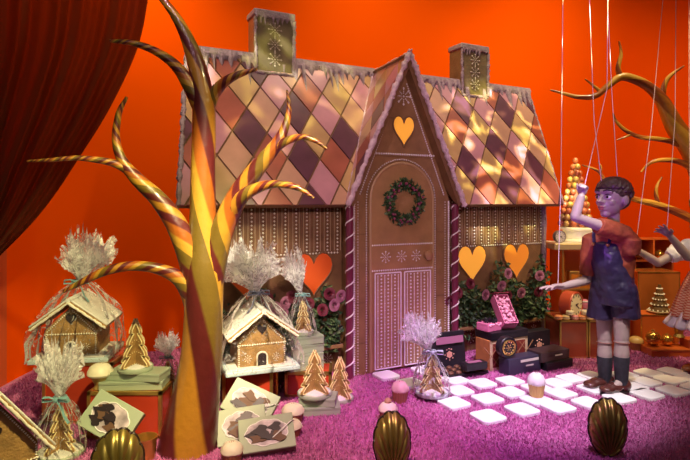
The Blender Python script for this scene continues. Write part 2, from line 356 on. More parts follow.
# roof boards and tiles
b = MB()
Lq = [(-1.131, 0), (-.345, 0), (0, SL), (-1.036, SL)]; Rq = [(.345, 0), (1.127, 0), (1.177, SL), (0, SL)]
for q in (Lq, Rq): b.prism(q, slope(0, 0, -.03), SX, SY, .03)
b.build('roof', gingerd, house, smooth=False)
tile_cols = [mat('tile_tan', (.45, .27, .12), .3, vary=.15, scale=9, coat=.4), mat('tile_pink', (.48, .22, .25), .3, vary=.12, scale=9, coat=.4),
             mat('tile_red', (.34, .095, .06), .3, vary=.15, scale=9, coat=.4), mat('tile_plum', (.115, .04, .06), .3, vary=.2, scale=9, coat=.4), mat('tile_sand', (.5, .27, .17), .3, vary=.12, scale=9, coat=.4)]
def diamonds(b, quads, O, X, Y, x0, x1, s0, s1, w_, h_, seq, inset=.94):
    r = 0; s = s0
    while s < s1 + h_:
        x = x0 + (w_ / 2 if r % 2 else 0); c = 0
        while x < x1 + w_:
            d = [(x - w_ / 2 * inset, s), (x, s - h_ / 2 * inset), (x + w_ / 2 * inset, s), (x, s + h_ / 2 * inset)]
            for q in quads:
                k = clip(d, q)
                if len(k) > 2: b.mi = seq(r, c); b.prism(k, O, X, Y, .009)
            x += w_; c += 1
        s += h_ / 2; r += 1
rr = random.Random(11)
pool = {}
def seq(r, c):
    if (r, c) not in pool:
        bad = {pool.get((r - 1, c)), pool.get((r - 1, c + (1 if r % 2 else -1))), pool.get((r, c - 1))}
        ch = [i for i in (0, 1, 1, 2, 3, 3, 4, 2) if i not in bad] or [0]; pool[(r, c)] = rr.choice(ch)
    return pool[(r, c)]
b = MB(); diamonds(b, (Lq, Rq), slope(0, 0, .001), SX, SY, -1.2, 1.2, -.02, SL, .168, .262, seq); b.build('roof_tiles', tile_cols, house, smooth=False)
# gable
GA, GB = V((0, -.055, 1.615)), V((0, RY, 1.60))
b = MB(); bt = MB(); pool = {}
for sgn in (-1, 1):
    GE = V((sgn * .345, -.055, .85)); Xd = (GA - GE); Ln = Xd.length; Xd = Xd.normalized(); Yd = (GB - GA); Yd = (Yd - Xd * Yd.dot(Xd)).normalized(); Z = Xd.cross(Yd)
    tri = [(0, 0), (Ln, 0), (((GB - GE).dot(Xd)), (GB - GE).dot(Yd)), (.03, .03)]
    out = Z if Z.x * sgn > 0 else -Z
    if Z.x * sgn > 0: b.prism(tri, GE - Z * .03, Xd, Yd, .03); diamonds(bt, [tri], GE + Z * .001, Xd, Yd, -.1, Ln, -.05, .4, .2, .115, seq, .95)
    else:
        trif = [(y, x) for x, y in tri]; b.prism(trif, GE + Z * .03, Yd, Xd, .03)
        trif2 = trif[::-1] if False else trif
        diamonds(bt, [trif], GE - Z * .001, Yd, Xd, -.05, .4, -.1, Ln, .115, .2, seq, .95)
b.build('gable_roof', gingerd, house, smooth=False); bt.build('gable_tiles', tile_cols, house, smooth=False)
b = MB(); b.prism([(-.3, 0), (.3, 0), (.3, .86), (0, 1.58), (-.3, .86)], (0, .1, 0), (1, 0, 0), (0, 0, 1), .1)
b.build('gable_front', ginger, house, smooth=False)
# door
door_pts = [(-.2, .012), (.18, .012), (.18, .87)] + [(-.01 + .19 * math.cos(a * PI / 16), .87 + .19 * math.sin(a * PI / 16)) for a in range(1, 16)] + [(-.2, .87)]
b = MB(); b.prism(door_pts, (0, 0, 0), (1, 0, 0), (0, 0, 1), .014)
door = b.build('door', mat('door_biscuit', (.36, .19, .08), .55, vary=.12, scale=14, bump=.3, bscale=140), house, smooth=False, bevel=.003)
b = MB()
b.tube([(x, -.012, z) for x, z in door_pts[2:] + [(-.2, .012)]] , .007, 8); b.tube([(.18, -.012, .012), (.18, -.012, .87)], .007, 8); b.build('door_frame', mat('frame_biscuit', (.42, .25, .13), .5), door)
b = MB()
for x0, x1 in ((-.18, -.028), (-.006, .155)):
    b.box(((x0 + x1) / 2, -.017, .263), (x1 - x0, .012, .486)); 
b.build('door_panel', mat('panel_biscuit', (.36, .19, .09), .5, vary=.1), door, smooth=False, bevel=.004)
b = MB()
for x0, x1 in ((-.18, -.028), (-.006, .155)):
    for k in range(7):
        x = x0 + (x1 - x0) * (k + .8) / 7.6
        if k % 2: beads(b, (x, -.024, .035), (x, -.024, .49), .017, .0062)
        else:
            b.box((x, -.0235, .262), (.003, .003, .46)); beads(b, (x, -.024, .035), (x, -.024, .49), .034, .0045)
    for a, c in (((x0, .024), (x1, .024)), ((x1, .024), (x1, .502)), ((x1, .502), (x0, .502)), ((x0, .502), (x0, .024))):
        b.tube([(a[0], -.024, a[1]), (c[0], -.024, c[1])], .0035, 6)
b.build('panel_icing', icing, door)
b = MB(); b.lathe([(.024, 0), (.026, .008), (.024, .02), (.012, .026), (.001, .028)], seg=20); k = b.build('door_knob', mat('knob_biscuit', (.33, .17, .08), .4), door); k.location = (.14, -.018, .58); k.rotation_euler = (rad(90), 0, 0)
b = MB()
for z in (.643, .515): beads(b, (-.19, -.016, z), (.17, -.016, z), .0125, .0058)
for x in (-.115, -.02, .07): flake(b, (x, -.018, .582), .027, 8)
arch = [(x, z) for x, z in door_pts[2:]]
for i in range(len(arch) - 1):
    beads(b, (arch[i][0] * 1.10 + .001, -.005, .87 + (arch[i][1] - .87) * 1.1), (arch[i + 1][0] * 1.10 + .001, -.005, .87 + (arch[i + 1][1] - .87) * 1.1), .013, .0052)
for x in (-.219, .199): beads(b, (x, -.005, .02), (x, -.005, .87), .0125, .0048)
beads(b, (-.215, -.004, 1.105), (.205, -.004, 1.105), .014, .007)
for s in (-1, 1):
    beads(b, (s * .288, -.005, .01), (s * .288, -.005, .86), .011, .0075); beads(b, (s * .266, -.003, .01), (s * .266, -.003, .86), .014, .004)
    beads(b, (s * .255, -.005, .9), (s * .02, -.005, 1.47), .012, .0055)
flake(b, (0, -.006, 1.405), .042, 8)
b.build('piped_icing', icing, house)
for z in (.70, .36, .16):
    for s in (-1, 1): b = MB(); b.box((s * .25, -.001, z), (.08, .003, .004)); b.build('biscuit_joint', gingerd, house, smooth=False)
for z in (1.093, 1.29): b = MB(); b.box((0, -.001, z), (.59 * (1.58 - z) / .72, .003, .004)); b.build('biscuit_joint', gingerd, house, smooth=False)
# heart shaped windows
hm = mat('heart_amber_glow', (.85, .3, .03), .4, emit=(1, .3, .05), estr=.14); hm2 = mat('heart_gold_glow', (.9, .42, .05), .4, emit=(1, .42, .05), estr=.5); hm3 = mat('heart_red_glow', (.75, .11, .02), .4, emit=(1, .1, .008), estr=.06)  # emission stands in for light coming through the hearts from behind
def heartwin(x, y, z, w_, h_, m, name='heart_window'):
    b = MB(); b.prism(heart(w_, h_), (x, y, z), (1, 0, 0), (0, 0, 1), .008); b.build(name, m, house, smooth=False)
    f = MB(); hp = heart(w_ * 1.04, h_ * 1.04); f.tube([(x + p, y - .006, z + q) for p, q in hp + hp[:1]], .0045, 6); f.build('window_rim', gingerd, house)
heartwin(0, -.001, 1.222, .125, .155, hm2)
for x, m in ((-.80, hm3), (-.463, hm3), (.53, hm2), (.872, hm)): heartwin(x, .097, .50, .2, .212, m)
# upper wall band, ledges, icing on the walls
for x0, x1 in ((-1.0, -.33), (.34, 1.08)):
    b = MB(); n = int((x1 - x0) / .052)
    for i in range(n + 1): x = x0 + (x1 - x0) * i / n; beads(b, (x, .096, .62), (x, .096, .86), .0175, .0062)
    beads(b, (x0, .096, .605), (x1, .096, .605), .0165, .0062); wi = b.build('wall_icing', icingy, house); b = MB(); beads(b, (x0, .096, .118), (x1, .096, .118), .02, .0055)
    for i in range(6): flake(b, (x0 + (x1 - x0) * (i + .5) / 6, .096, .075), .026, 8)
    b.build('sill_icing', icingy, house); d = MB()
    for i in range(n + 1):
        for q in (-.017, .017): d.box((x0 + (x1 - x0) * i / n + q, .098, .735), (.0022, .004, .24))
    d.build('icing_lines', mat('sugar_line', (.5, .36, .22), .6), wi, smooth=False)
    b = MB(); b.box(((x0 + x1) / 2, .065, .15), (x1 - x0, .075, .02)); b.build('window_ledge', ginger, house, smooth=False, bevel=.004)
for x, y in ((1.098, .09), (-1.0, .09)):
    b = MB(); b.tube([(x, y, z * .043) for z in range(21)], [.012 + .006 * random.random() for _ in range(21)], 8); b.build('corner_icing', icinglilac, house)
# bargeboards, rakes and the icing that drips off the ridge
b = MB()
def crust(b, a, c, r, n):
    a, c = V(a), V(c); pts = [a.lerp(c, i / n) + V((random.uniform(-.25, .25) * r, 0, random.uniform(-.25, .25) * r)) for i in range(n + 1)]
    b.tube(pts, [r * random.uniform(.7, 1.3) for _ in pts], 8)
    for p in pts: b.dot(p + V((random.uniform(-1, 1), -.8, random.uniform(-1, 1))) * r * .8, r * random.uniform(.35, .6))
for s in (-1, 1): crust(b, (s * .352, -.062, .842), (0, -.062, 1.622), .0135, 60)
crust(b, GA, GB, .009, 22)
for s in (-1, 1): crust(b, slope(s * .34, .02, .014), slope(s * .01, SL, .014), .007, 50)
b.build('gable_icing', mat('pink_lilac_icing', (.6, .42, .48), .7, vary=.2, scale=60, bump=.5, bscale=120), house, sharp=70)
for p, q, r in ((-1.131, -1.036, .0105), (1.127, 1.177, .0075)): b = MB(); crust(b, slope(p, 0, .005), slope(q, SL, .005), r, 60); b.build('rake_icing', icinglilac, house, sharp=70)
def fringe(b, x0, x1, O, X, Y, smin, smax, pitch, t, rng):
    x = x0; bot = [(x0, -smin * .5)]
    while x < x1 - pitch * .4:
        wv = pitch * rng.uniform(.6, 1.5); dl = rng.uniform(smin, smax) * (1 if rng.random() > .3 else .45); x2 = min(x1, x + wv)
        bot += [(x + (x2 - x) * .18, -smin * .7), (x + (x2 - x) * .36, -dl * .8), (x + (x2 - x) * .5, -dl), (x + (x2 - x) * .64, -dl * .8), (x + (x2 - x) * .82, -smin * .7)]
        x = x2
    bot.append((x1, -smin * .5)); n = len(bot); vs = []
    O, X, Y = V(O), V(X).normalized(), V(Y).normalized(); Z = X.cross(Y)
    for p, q in bot: vs += [O + X * p + Y * .012, O + X * p + Y * .012 + Z * t, O + X * p + Y * q * .6 + Z * t, O + X * p + Y * q]
    fs = []
    for i in range(n - 1):
        for k in range(3): fs.append((4 * i + k, 4 * i + k + 1, 4 * i + 4 + k + 1, 4 * i + 4 + k))
        fs.append((4 * i + 3, 4 * i, 4 * i + 4, 4 * i + 7))
    b.add(vs, [tuple(reversed(f)) for f in fs])
b = MB(); rg = random.Random(5)
fringe(b, -1.036, -.01, slope(0, SL, .011), SX, SY, .055, .19, .042, .016, rg); fringe(b, .01, 1.177, slope(0, SL, .011), SX, SY, .045, .155, .042, .016, rg)
crust(b, (-1.036, RY, RZ + .006), (-.02, RY, RZ + .006), .013, 70); crust(b, (.02, RY, RZ + .006), (1.177, RY, RZ + .006), .012, 80)
b.build('ridge_icing', icinglilac, house, sharp=60)
# candy striped posts
b = MB(); h_ = MB()
for s in (-.322, .318):
    b.tube([(s, -.022, 0), (s, -.022, .85)], .019, 16)
    h_.tube([(s + .0195 * math.cos(t * .35), -.022 + .0195 * math.sin(t * .35), .02 + t * .0037) for t in range(225)], .0035, 5)
posts = []
for s in (-.322, .318):
    b = MB(); b.tube([(s, -.022, 0), (s, -.022, .85)], .019, 16); p = b.build('candy_post', mat('plum_candy', (.16, .02, .055), .3, coat=.4), house)
    b = MB(); b.tube([(s + .0195 * math.cos(t * .3), -.022 + .0195 * math.sin(t * .3), .02 + t * .0037) for t in range(223)], .0038, 5); b.build('candy_stripe', icing, p)
# chimneys
chm = mat('chimney_biscuit', (.15, .11, .05), .4, vary=.25, scale=12, bump=.3, bscale=90, coat=.3)
for cx in (-.605, .695):
    b = MB(); wv = .104
    vs = [(cx + sx * wv * (1.0 if z > 1 else .93), .32 + sy * .06, z) for z in (1.40, 1.80) for sx, sy in ((-1, -1), (1, -1), (1, 1), (-1, 1))]
    b.add(vs, [(3, 2, 1, 0), (4, 5, 6, 7), (0, 1, 5, 4), (1, 2, 6, 5), (2, 3, 7, 6), (3, 0, 4, 7)]); c = b.build('chimney', chm, house, smooth=False, bevel=.004)
    b = MB(); b.box((cx, .32, 1.815), (.222, .136, .035)); c2 = b.build('chimney_cap', icinglilac, c, bevel=.008)
    b = MB(); fringe(b, cx - .105, cx + .105, (0, .257, 1.80), (1, 0, 0), (0, 0, 1), .012, .05, .022, .008, rg)
    crust(b, (cx - .1, .256, 1.52), (cx - .105, .256, 1.79), .0085, 30); crust(b, (cx + .1, .256, 1.52), (cx + .105, .256, 1.79), .0085, 30); crust(b, (cx - .1, .254, 1.512), (cx + .1, .254, 1.512), .009, 18)
    b.build('chimney_icing', icinglilac, c, sharp=60)
    b = MB()
    for z in (1.735, 1.66, 1.585): flake(b, (cx, .257, z), .034, 8)
    b.build('snowflake', mat('tan_icing', (.5, .42, .32), .6), c)
# ------------------------------------------------------------------ wreath and rose garlands
def leaf(b, c, d, n, L, w_):
    d = d.normalized(); s = d.cross(n).normalized(); n = s.cross(d)
    b.add([c, c + d * L * .45 + s * w_ + n * L * .1, c + d * L, c + d * L * .45 - s * w_ + n * L * .1, c + d * L * .5 - n * L * .04], [(0, 1, 4), (1, 2, 4), (2, 3, 4), (3, 0, 4)])
def rnd(a=1): return V((random.uniform(-a, a), random.uniform(-a, a), random.uniform(-a, a)))
def rose_mesh(b, R):
    for ring, (r, op, n, h) in enumerate(((.25, .1, 3, .75), (.5, .32, 4, .7), (.75, .6, 5, .58), (1.0, .95, 6, .4))):
        for k in range(n):
            t0 = 2 * PI * (k + ring * .4) / n; wd = 2 * PI / n * .68
            def fn(u, v, r=r, op=op, t0=t0, wd=wd, h=h):
                t = t0 + (u - .5) * 2 * wd; q = R * (r * (.45 + .55 * v ** .6) + op * .18 * v ** 3 * 2)
                return V((q * math.cos(t), -R * h * (v ** .8 - .35 * v ** 5 * op) * (1 - .25 * (2 * u - 1) ** 2), q * math.sin(t)))
            b.grid(fn, 4, 4)
pinkrose = mat('pink_rose', (.42, .16, .25), .55, vary=.15, scale=60); darkrose = mat('dark_rose', (.16, .02, .04), .5, vary=.25, scale=60)
wreath = thing('wreath', 'round green leaf wreath with dark berries hanging on the cottage door', 'wreath', HM @ V((-.008, -.024, .858)), HA)
b = MB(); lb = MB(); br = MB()
for i in range(620):
    t = random.uniform(0, 2 * PI); ph = random.uniform(0, 2 * PI); R = .093; r = .02
    er = V((math.cos(t), 0, math.sin(t))); c = er * (R + r * math.cos(ph)) + V((0, r * math.sin(ph), 0)); n = (er * math.cos(ph) + V((0, math.sin(ph), 0)))
    leaf(lb if i % 6 == 0 else b, c - n * .004, n + rnd(.9) + V((-math.sin(t), 0, math.cos(t))) * .5, n + rnd(.3), random.uniform(.018, .03), .006)
b.build('greenery', leafm, wreath, smooth=False); lb.build('light_leaves', leafl, wreath, smooth=False)
bm_ = MB(); bm_.ball((0, 0, 0), .0075, 8)
berry = None
for i in range(34):
    t = 2 * PI * i / 34 + random.uniform(-.1, .1); c = V((math.cos(t), 0, math.sin(t))) * (.093 + random.uniform(-.022, .022)) + V((0, -.024, 0))
    if berry is None: berry = bm_.build('berry', mat('plum_berry', (.2, .03, .08), .3, coat=.4), wreath); o = berry
    else: o = berry.copy(); COL.objects.link(o); o.parent = wreath
    o.location = c
b = MB(); b.tube([(.093 * math.cos(t * PI / 18), 0, .093 * math.sin(t * PI / 18)) for t in range(37)], .014, 8); b.build('wreath_ring', leafm, wreath)
rose_p = rose_d = None
def garland(label, top, x0, x1, roses):
    global rose_p, rose_d
    g = thing('rose_garland', label, 'garland', HM @ V(((x0 + x1) / 2, .05, .162)), HA, 'rose garlands on the window ledges'); xm = (x0 + x1) / 2
    b = MB(); lb = MB()
    for i in range(1500):
        x = random.uniform(x0, x1); zt = top(x); z = .17 + (zt - .17) * random.random() ** 1.25 - (random.random() < .12) * random.uniform(0, .1)
        c = V((x - xm, random.uniform(-.03, .03), z - .162)); d = rnd() + V((0, -.5, -.1)); leaf(lb if random.random() < .3 else b, c, d, V((0, -1, .3)) + rnd(.6), random.uniform(.025, .045), .010)
    b.build('foliage', leafm, g, smooth=False); lb.build('light_leaves', leafl, g, smooth=False)
    b = MB(); ps = [(x0 + (x1 - x0) * i / 14 - xm, .01 * math.sin(i), .02 + .4 * (top(x0 + (x1 - x0) * i / 14) - .17) * (.6 + .4 * math.sin(i * 2.1))) for i in range(15)]
    b.tube(ps, .005, 6); b.build('stem', mat('twig_brown', (.1, .06, .03), .7), g)
    for (px, py, dk) in roses:
        Y = 2.8; 
        for _ in range(20):
            X = (px - 345) / FPX * Y; loc = HM.inverted() @ V((X, Y, 0)); Y += (.02 - loc.y) * .7
        l = HM.inverted() @ P(px, py, Y); mb = MB(); 
        if dk:
            if rose_d is None: rose_mesh(mb, .023); rose_d = mb.build('rose', darkrose, g, sharp=180); o = rose_d
            else: o = rose_d.copy(); COL.objects.link(o); o.parent = g
        else:
            if rose_p is None: rose_mesh(mb, .0235); rose_p = mb.build('rose', pinkrose, g, sharp=180); o = rose_p
            else: o = rose_p.copy(); COL.objects.link(o); o.parent = g
        o.location = V((l.x - xm, l.y - .075, l.z - .162)); o.rotation_euler = (random.uniform(-.3, .3), random.uniform(0, 6), random.uniform(-.3, .3))
def topR(x): return .34 + .20 * math.exp(-((x - .72) / .07) ** 2) + .20 * math.exp(-((x - 1.03) / .06) ** 2) + .1 * math.exp(-((x - .42) / .06) ** 2) + .03 * math.sin(x * 40)
def topL(x): return .36 + .08 * math.exp(-((x + .40) / .06) ** 2) + .08 * math.exp(-((x + .75) / .1) ** 2) + .03 * math.sin(x * 40)
garland('rose and leaf garland on the ledge under the two gold heart windows', topR, .37, 1.08,
        [(482, 294, 0), (504.5, 273, 0), (498, 285, 0), (517.6, 292, 0), (536, 275, 0), (467, 283, 1), (455, 292, 1), (491, 296, 1), (504, 295, 1), (535, 291, 1), (447, 300, 1)])
garland('rose and leaf garland on the ledge under the red heart windows', topL, -.98, -.35,
        [(273, 307, 0), (283, 302, 0), (331.6, 304, 0), (338, 295, 0), (320, 309, 1), (265, 298, 1), (290, 296, 1), (281, 312, 0), (327, 293, 1), (306, 303, 1), (250, 305, 1)])
# ================================================================== TREES
bark = stripes('twisted_candy_bark', [(.50, .27, .03), (.38, .10, .012), (.11, .014, .016), (.44, .2, .02), (.10, .014, .012), (.16, .10, .015)])
bark2 = stripes('gold_brown_bark', [(.6, .3, .04), (.35, .11, .015), (.22, .05, .012), (.5, .25, .03)])
def branch(b, pts, Y0, k=6, uvk=.5, seg=14):
    """pts: (px, py, width in px, depth offset)"""
    q = spline(pts, k); b.tube([P(p[0], p[1], Y0 + p[3]) - O_ for p in q], [p[2] / 2 * (Y0 + p[3]) / FPX for p in q], seg, uvk=uvk)
O_ = FY(190, 1.885)
tree = thing('candy_tree', 'twisted bare tree with yellow, orange and brown spiral bark standing in front of the cottage', 'tree', O_)
b = MB()
branch(b, [(188, 449, 60, 0), (191, 425, 54, 0), (196, 395, 47, 0), (201, 360, 41, 0), (203, 325, 38, 0), (204, 295, 38, 0), (204, 270, 38, 0), (204, 240, 31, 0), (203, 210, 26, 0), (203, 170, 24, 0), (204, 130, 23, 0), (203, 98, 22, 0), (197, 66, 18, 0), (187, 38, 13, 0), (174, 14, 9, 0), (158, -6, 6, 0), (150, -14, 3, 0)], 1.885, uvk=.09, seg=20)
# ridges of the twisted trunk
b.build('trunk', bark, tree)
brs = [
 ([(202, 112, 16, 0), (191, 88, 15, -.01), (176, 66, 11, -.03), (155, 51, 8, -.05), (132, 43, 6, -.07), (110, 41, 3.5, -.08)], .28),
 ([(207, 112, 13, .01), (214, 94, 12, .0), (226, 81, 10, -.02), (240, 74, 7, -.03), (257, 69, 3, -.04)], .28),
 ([(206, 285, 34, 0), (214, 255, 28, 0), (223, 228, 24, -.01), (234, 203, 22, -.02), (248, 180, 19, -.03), (264, 160, 16, -.04), (278, 142, 12, -.05), (286, 124, 8, -.05), (289, 108, 5, -.05), (287, 90, 2, -.05)], .24),
 ([(270, 153, 11, -.04), (284, 142, 9, -.06), (302, 137, 6.5, -.08), (316, 141, 5, -.09), (327, 149, 2.5, -.1)], .28),
 ([(230, 214, 16, -.02), (242, 197, 14, -.05), (257, 188, 11, -.07), (276, 184, 8, -.09), (298, 188, 6, -.11), (314, 198, 2.5, -.12)], .28),
 ([(200, 300, 26, 0), (194, 272, 25, -.01), (187, 248, 24, -.02), (175, 222, 21, -.03), (158, 199, 17, -.04), (138, 180, 14, -.05), (122, 160, 10, -.06), (116, 138, 8, -.06), (119, 113, 6, -.06), (127, 97, 3, -.06)], .24),
 ([(130, 172, 9, -.055), (116, 164, 8, -.07), (98, 160, 6.5, -.09), (75, 158, 5, -.11), (50, 160, 4, -.13), (27, 161, 2, -.14)], .28),
 ([(197, 312, 22, 0), (190, 292, 20, -.01), (177, 277, 15, -.03), (155, 268, 11, -.06), (130, 266, 10, -.08), (106, 271, 9, -.1), (84, 281, 7, -.11), (63, 292, 3, -.12)], .26)]
for pts, k in brs: b = MB(); branch(b, pts, 1.885, uvk=k); b.build('branch', bark, tree)
Yt = 3.3; O_ = FY(735, Yt); O_.z = 0
tree2 = thing('candy_tree', 'bare gold and brown tree reaching in from the right behind the puppets', 'tree', O_)
b = MB(); branch(b, [(738, 347, 60, 0), (736, 300, 46, 0), (728, 250, 36, 0), (712, 195, 30, 0), (695, 155, 22, 0), (676, 128, 18, 0), (662, 101, 13, 0), (650, 88, 10, 0), (636, 80, 9, 0), (621, 77, 8, 0), (608, 86, 6.5, 0), (595, 96, 6, 0), (578, 97, 4.5, 0), (562, 93, 3, 0), (550, 90, 1.5, 0)], Yt, uvk=.1); b.build('trunk', bark2, tree2)
for pts in ([(621, 78, 6, 0), (618, 68, 5, 0), (621, 54, 3.5, 0), (619, 41, 1.5, 0)], [(602, 93, 4, 0), (595, 87, 3, 0), (585, 79, 1.3, 0)],
            [(662, 100, 7, 0), (664, 86, 5.5, 0), (670, 76, 4, 0), (684, 66, 1.5, 0)],
            [(706, 180, 10, 0), (690, 154, 8, 0), (675, 143, 6, 0), (658, 139, 5, 0), (640, 137, 4.5, 0), (625, 130, 4, 0), (616, 121, 3, 0), (613, 113, 1.5, 0)],
            [(632, 134, 3, 0), (625, 137, 2.2, 0), (617, 140, 1.2, 0)],
            [(716, 200, 10, 0), (695, 172, 8, 0), (680, 162, 6, 0), (662, 160, 4.5, 0), (650, 163, 3.5, 0), (641, 172, 1.5, 0)],
            [(728, 250, 14, 0), (708, 228, 10, 0), (690, 218, 9, 0), (672, 210, 8, 0), (655, 204, 7, 0), (638, 200, 6, 0), (622, 194, 5, 0), (607, 183, 4, 0), (598, 171, 3, 0), (582, 165, 1.5, 0)],
            [(658, 205, 5, 0), (656, 194, 4, 0), (657, 186, 3, 0), (662, 177, 1.5, 0)], [(600, 174, 3, 0), (601, 167, 2, 0), (598, 162, 1, 0)]):
    b = MB(); branch(b, pts, Yt, uvk=.12, seg=10); b.build('branch', bark2, tree2)
# ================================================================== PATH TILES
tilem = mat('white_paving', (.86, .84, .84), .45, vary=.05, scale=6)
def tile_mesh():
    b = MB(); h = .055; r = .02; pts = []
    for cx, cy, a0 in ((h - r, h - r, 0), (-h + r, h - r, 90), (-h + r, -h + r, 180), (h - r, -h + r, 270)):
        for k in range(5): a = rad(a0 + k * 22.5); pts.append((cx + r * math.cos(a), cy + r * math.sin(a)))
    b.prism(pts, (0, 0, 0), (1, 0, 0), (0, 1, 0), .017); return b.build('paving_tile', tilem, None, smooth=False, bevel=.004)
tl = [((386, 376.3), 'directly in front of the cottage door'), ((424, 371), 'behind the wrapped tree, against the cottage doorstep'), ((410, 384), 'between the door and the wrapped tree'),
 ((455, 381), 'right behind the wrapped tree, touching the chocolate tray'), ((482, 384.5), 'just in front of the chocolate tray'), ((510, 382), 'in front of the dark blue chest box'),
 ((459, 392), 'beside the wrapped tree, on its right'), ((511, 393.5), 'between the chocolate tray and the pale cupcake'), ((487.5, 400), 'second from the front edge, below the chocolate tray'),
 ((454, 404.5), 'in front of the wrapped tree, at the left front of the path'), ((488, 418), 'at the very front corner of the path'), ((522, 411), 'in the front row, left of the pale cupcake'),
 ((536.5, 389), 'just behind the pale cupcake'), ((536, 401), 'under the pale cupcake'), ((561, 394.5), 'right of the pale cupcake, left of the boy puppet'),
 ((558, 408.5), 'in the front row, right of the pale cupcake'), ((556.5, 384.5), 'between the flat black box and the boy puppet'), ((571, 379.5), 'behind and left of the boy puppet, near the clock pedestal'),
 ((592, 377), 'right behind the far shoe of the boy puppet'), ((593, 389.5), 'under the shoes of the boy puppet'), ((588, 404), 'in the front row behind the gold shell on the right, left one'),
 ((619, 399.5), 'in front of the boy puppet, above the right gold shell'), ((647, 395.5), 'in the front row, just right of the boy puppet shoes'), ((624, 376), 'right behind the near leg of the boy puppet'),
 ((632, 388), 'touching the heel of the boy puppet'), ((648.5, 374), 'in the rear row, between the boy puppet and the girl shoe'), ((645.5, 383), 'in the second row, between the boy puppet and the girl puppet'),
 ((669, 381), 'in the second row, in front of the girl puppet shoe'), ((672.5, 392), 'in the front row near the right edge of the floor'), ((672, 372.5), 'in the rear row beside the girl puppet shoe'),
 ((690, 380), 'at the right edge, in front of the girl puppet'), ((696, 389), 'at the far right edge, front row'), ((697, 371), 'under the girl puppet')]
t0 = tile_mesh()
for i, ((px, py), where) in enumerate(tl):
    o = t0
    if i: o = t0.copy(); COL.objects.link(o)
    f = F(px, py + 1.2); o.location = f; o.rotation_euler = (0, 0, HA + random.uniform(-.06, .06)); o.scale = (random.uniform(.97, 1.04), random.uniform(.97, 1.04), 1)
    tag(o, 'white paving tile ' + where, 'paving tile', 'white tiles of the garden path')
# ================================================================== SMALL GINGERBREAD HOUSES
def small_house(label, loc, rz, s, plinth=True, W=.088, He=.112, Ap=.212, drop=.092, span=.125):
    h = thing('small_gingerbread_house', label, 'gingerbread house', loc, rz, 'small gingerbread houses'); h.scale = (s, s, s)
    if plinth: b = MB(); b.box((0, .0, .008), (.27, .24, .016)); b.build('base_board', mat('pale_blue_board', (.5, .62, .64), .4), h, smooth=False, bevel=.003)
    b = MB(); b.box((0, -.02, .0185), (.24, .19, .005)); b.build('sugar_snow', snow, h, bevel=.002)
    D = .085
    b = MB(); b.prism([(-W, .016), (W, .016), (W, He), (0, Ap - .012), (-W, He)], (0, D, 0), (1, 0, 0), (0, 0, 1), 2 * D); b.build('wall', cookie, h, smooth=False)
    d = V((span, 0, -drop)); L_ = d.length; d = d.normalized()
    for sgn in (-1, 1):
        q = V((d.x * sgn, 0, d.z)); nrm = V((-d.z * sgn, 0, d.x)) ; nrm = nrm if nrm.z > 0 else -nrm
        c = V((0, -.005, Ap)) + q * L_ / 2 + nrm * .004; b = MB(); b.box(c, (L_, .23, .013), (0, math.atan2(-q.z, q.x), 0)); r = b.build('roof_panel', cookie, h, smooth=False, bevel=.002)
        b = MB(); b.box(c + nrm * .0095, (L_ * .98, .222, .007), (0, math.atan2(-q.z, q.x), 0)); b.build('roof_snow', snow, r, bevel=.003)
        b = MB(); crust(b, V((0, -.121, Ap + .004)), V((0, -.121, Ap + .004)) + q * L_, .0045, 24); b.build('eave_icing', icingy, r, sharp=80)
    b = MB(); b.tube([(0, -.12, Ap + .012), (0, .11, Ap + .012)], .009, 8); b.build('ridge_snow', snow, h)
    b = MB(); b.prism(heart(.036, .038), (0, -D - .0005, .150 if Ap < .3 else .2), (1, 0, 0), (0, 0, 1), .003); b.build('heart_window', dark, h, smooth=False)
    b = MB(); dp = [(-.017, .02), (.017, .02), (.017, .053)] + [(.017 * math.cos(a * PI / 8), .053 + .017 * math.sin(a * PI / 8)) for a in range(1, 8)] + [(-.017, .053)]
    b.prism(dp, (0, -D - .0005, 0), (1, 0, 0), (0, 0, 1), .003); dr = b.build('door', dark, h, smooth=False)
    b = MB(); b.tube([(x * 1.1, -D - .003, z) for x, z in dp[1:] + dp[:1]], .0032, 6); b.build('door_icing', icingy, dr)
    b = MB(); beads(b, (-W, -D - .002, .098), (W, -D - .002, .098), .0085, .0042); b.build('bead_row', icingy, h)
    for x, z, r in ((-.052, .05, .012), (.052, .05, .012), (0, Ap - .03, .010)): b = MB(); flake(b, (x, -D - .002, z), r, 8); b.build('snowflake', icingy, h)
    for sgn in (-1, 1):
        b = MB(); beads(b, (sgn * (W - .004), -D - .002, .024), (sgn * (W - .004), -D - .002, He - .012), .0075, .0035)
        beads(b, (sgn * (W - .008), -D - .002, He - .004), (sgn * .006, -D - .002, Ap - .03), .008, .0036); b.build('corner_beads', icingy, h)
    return h
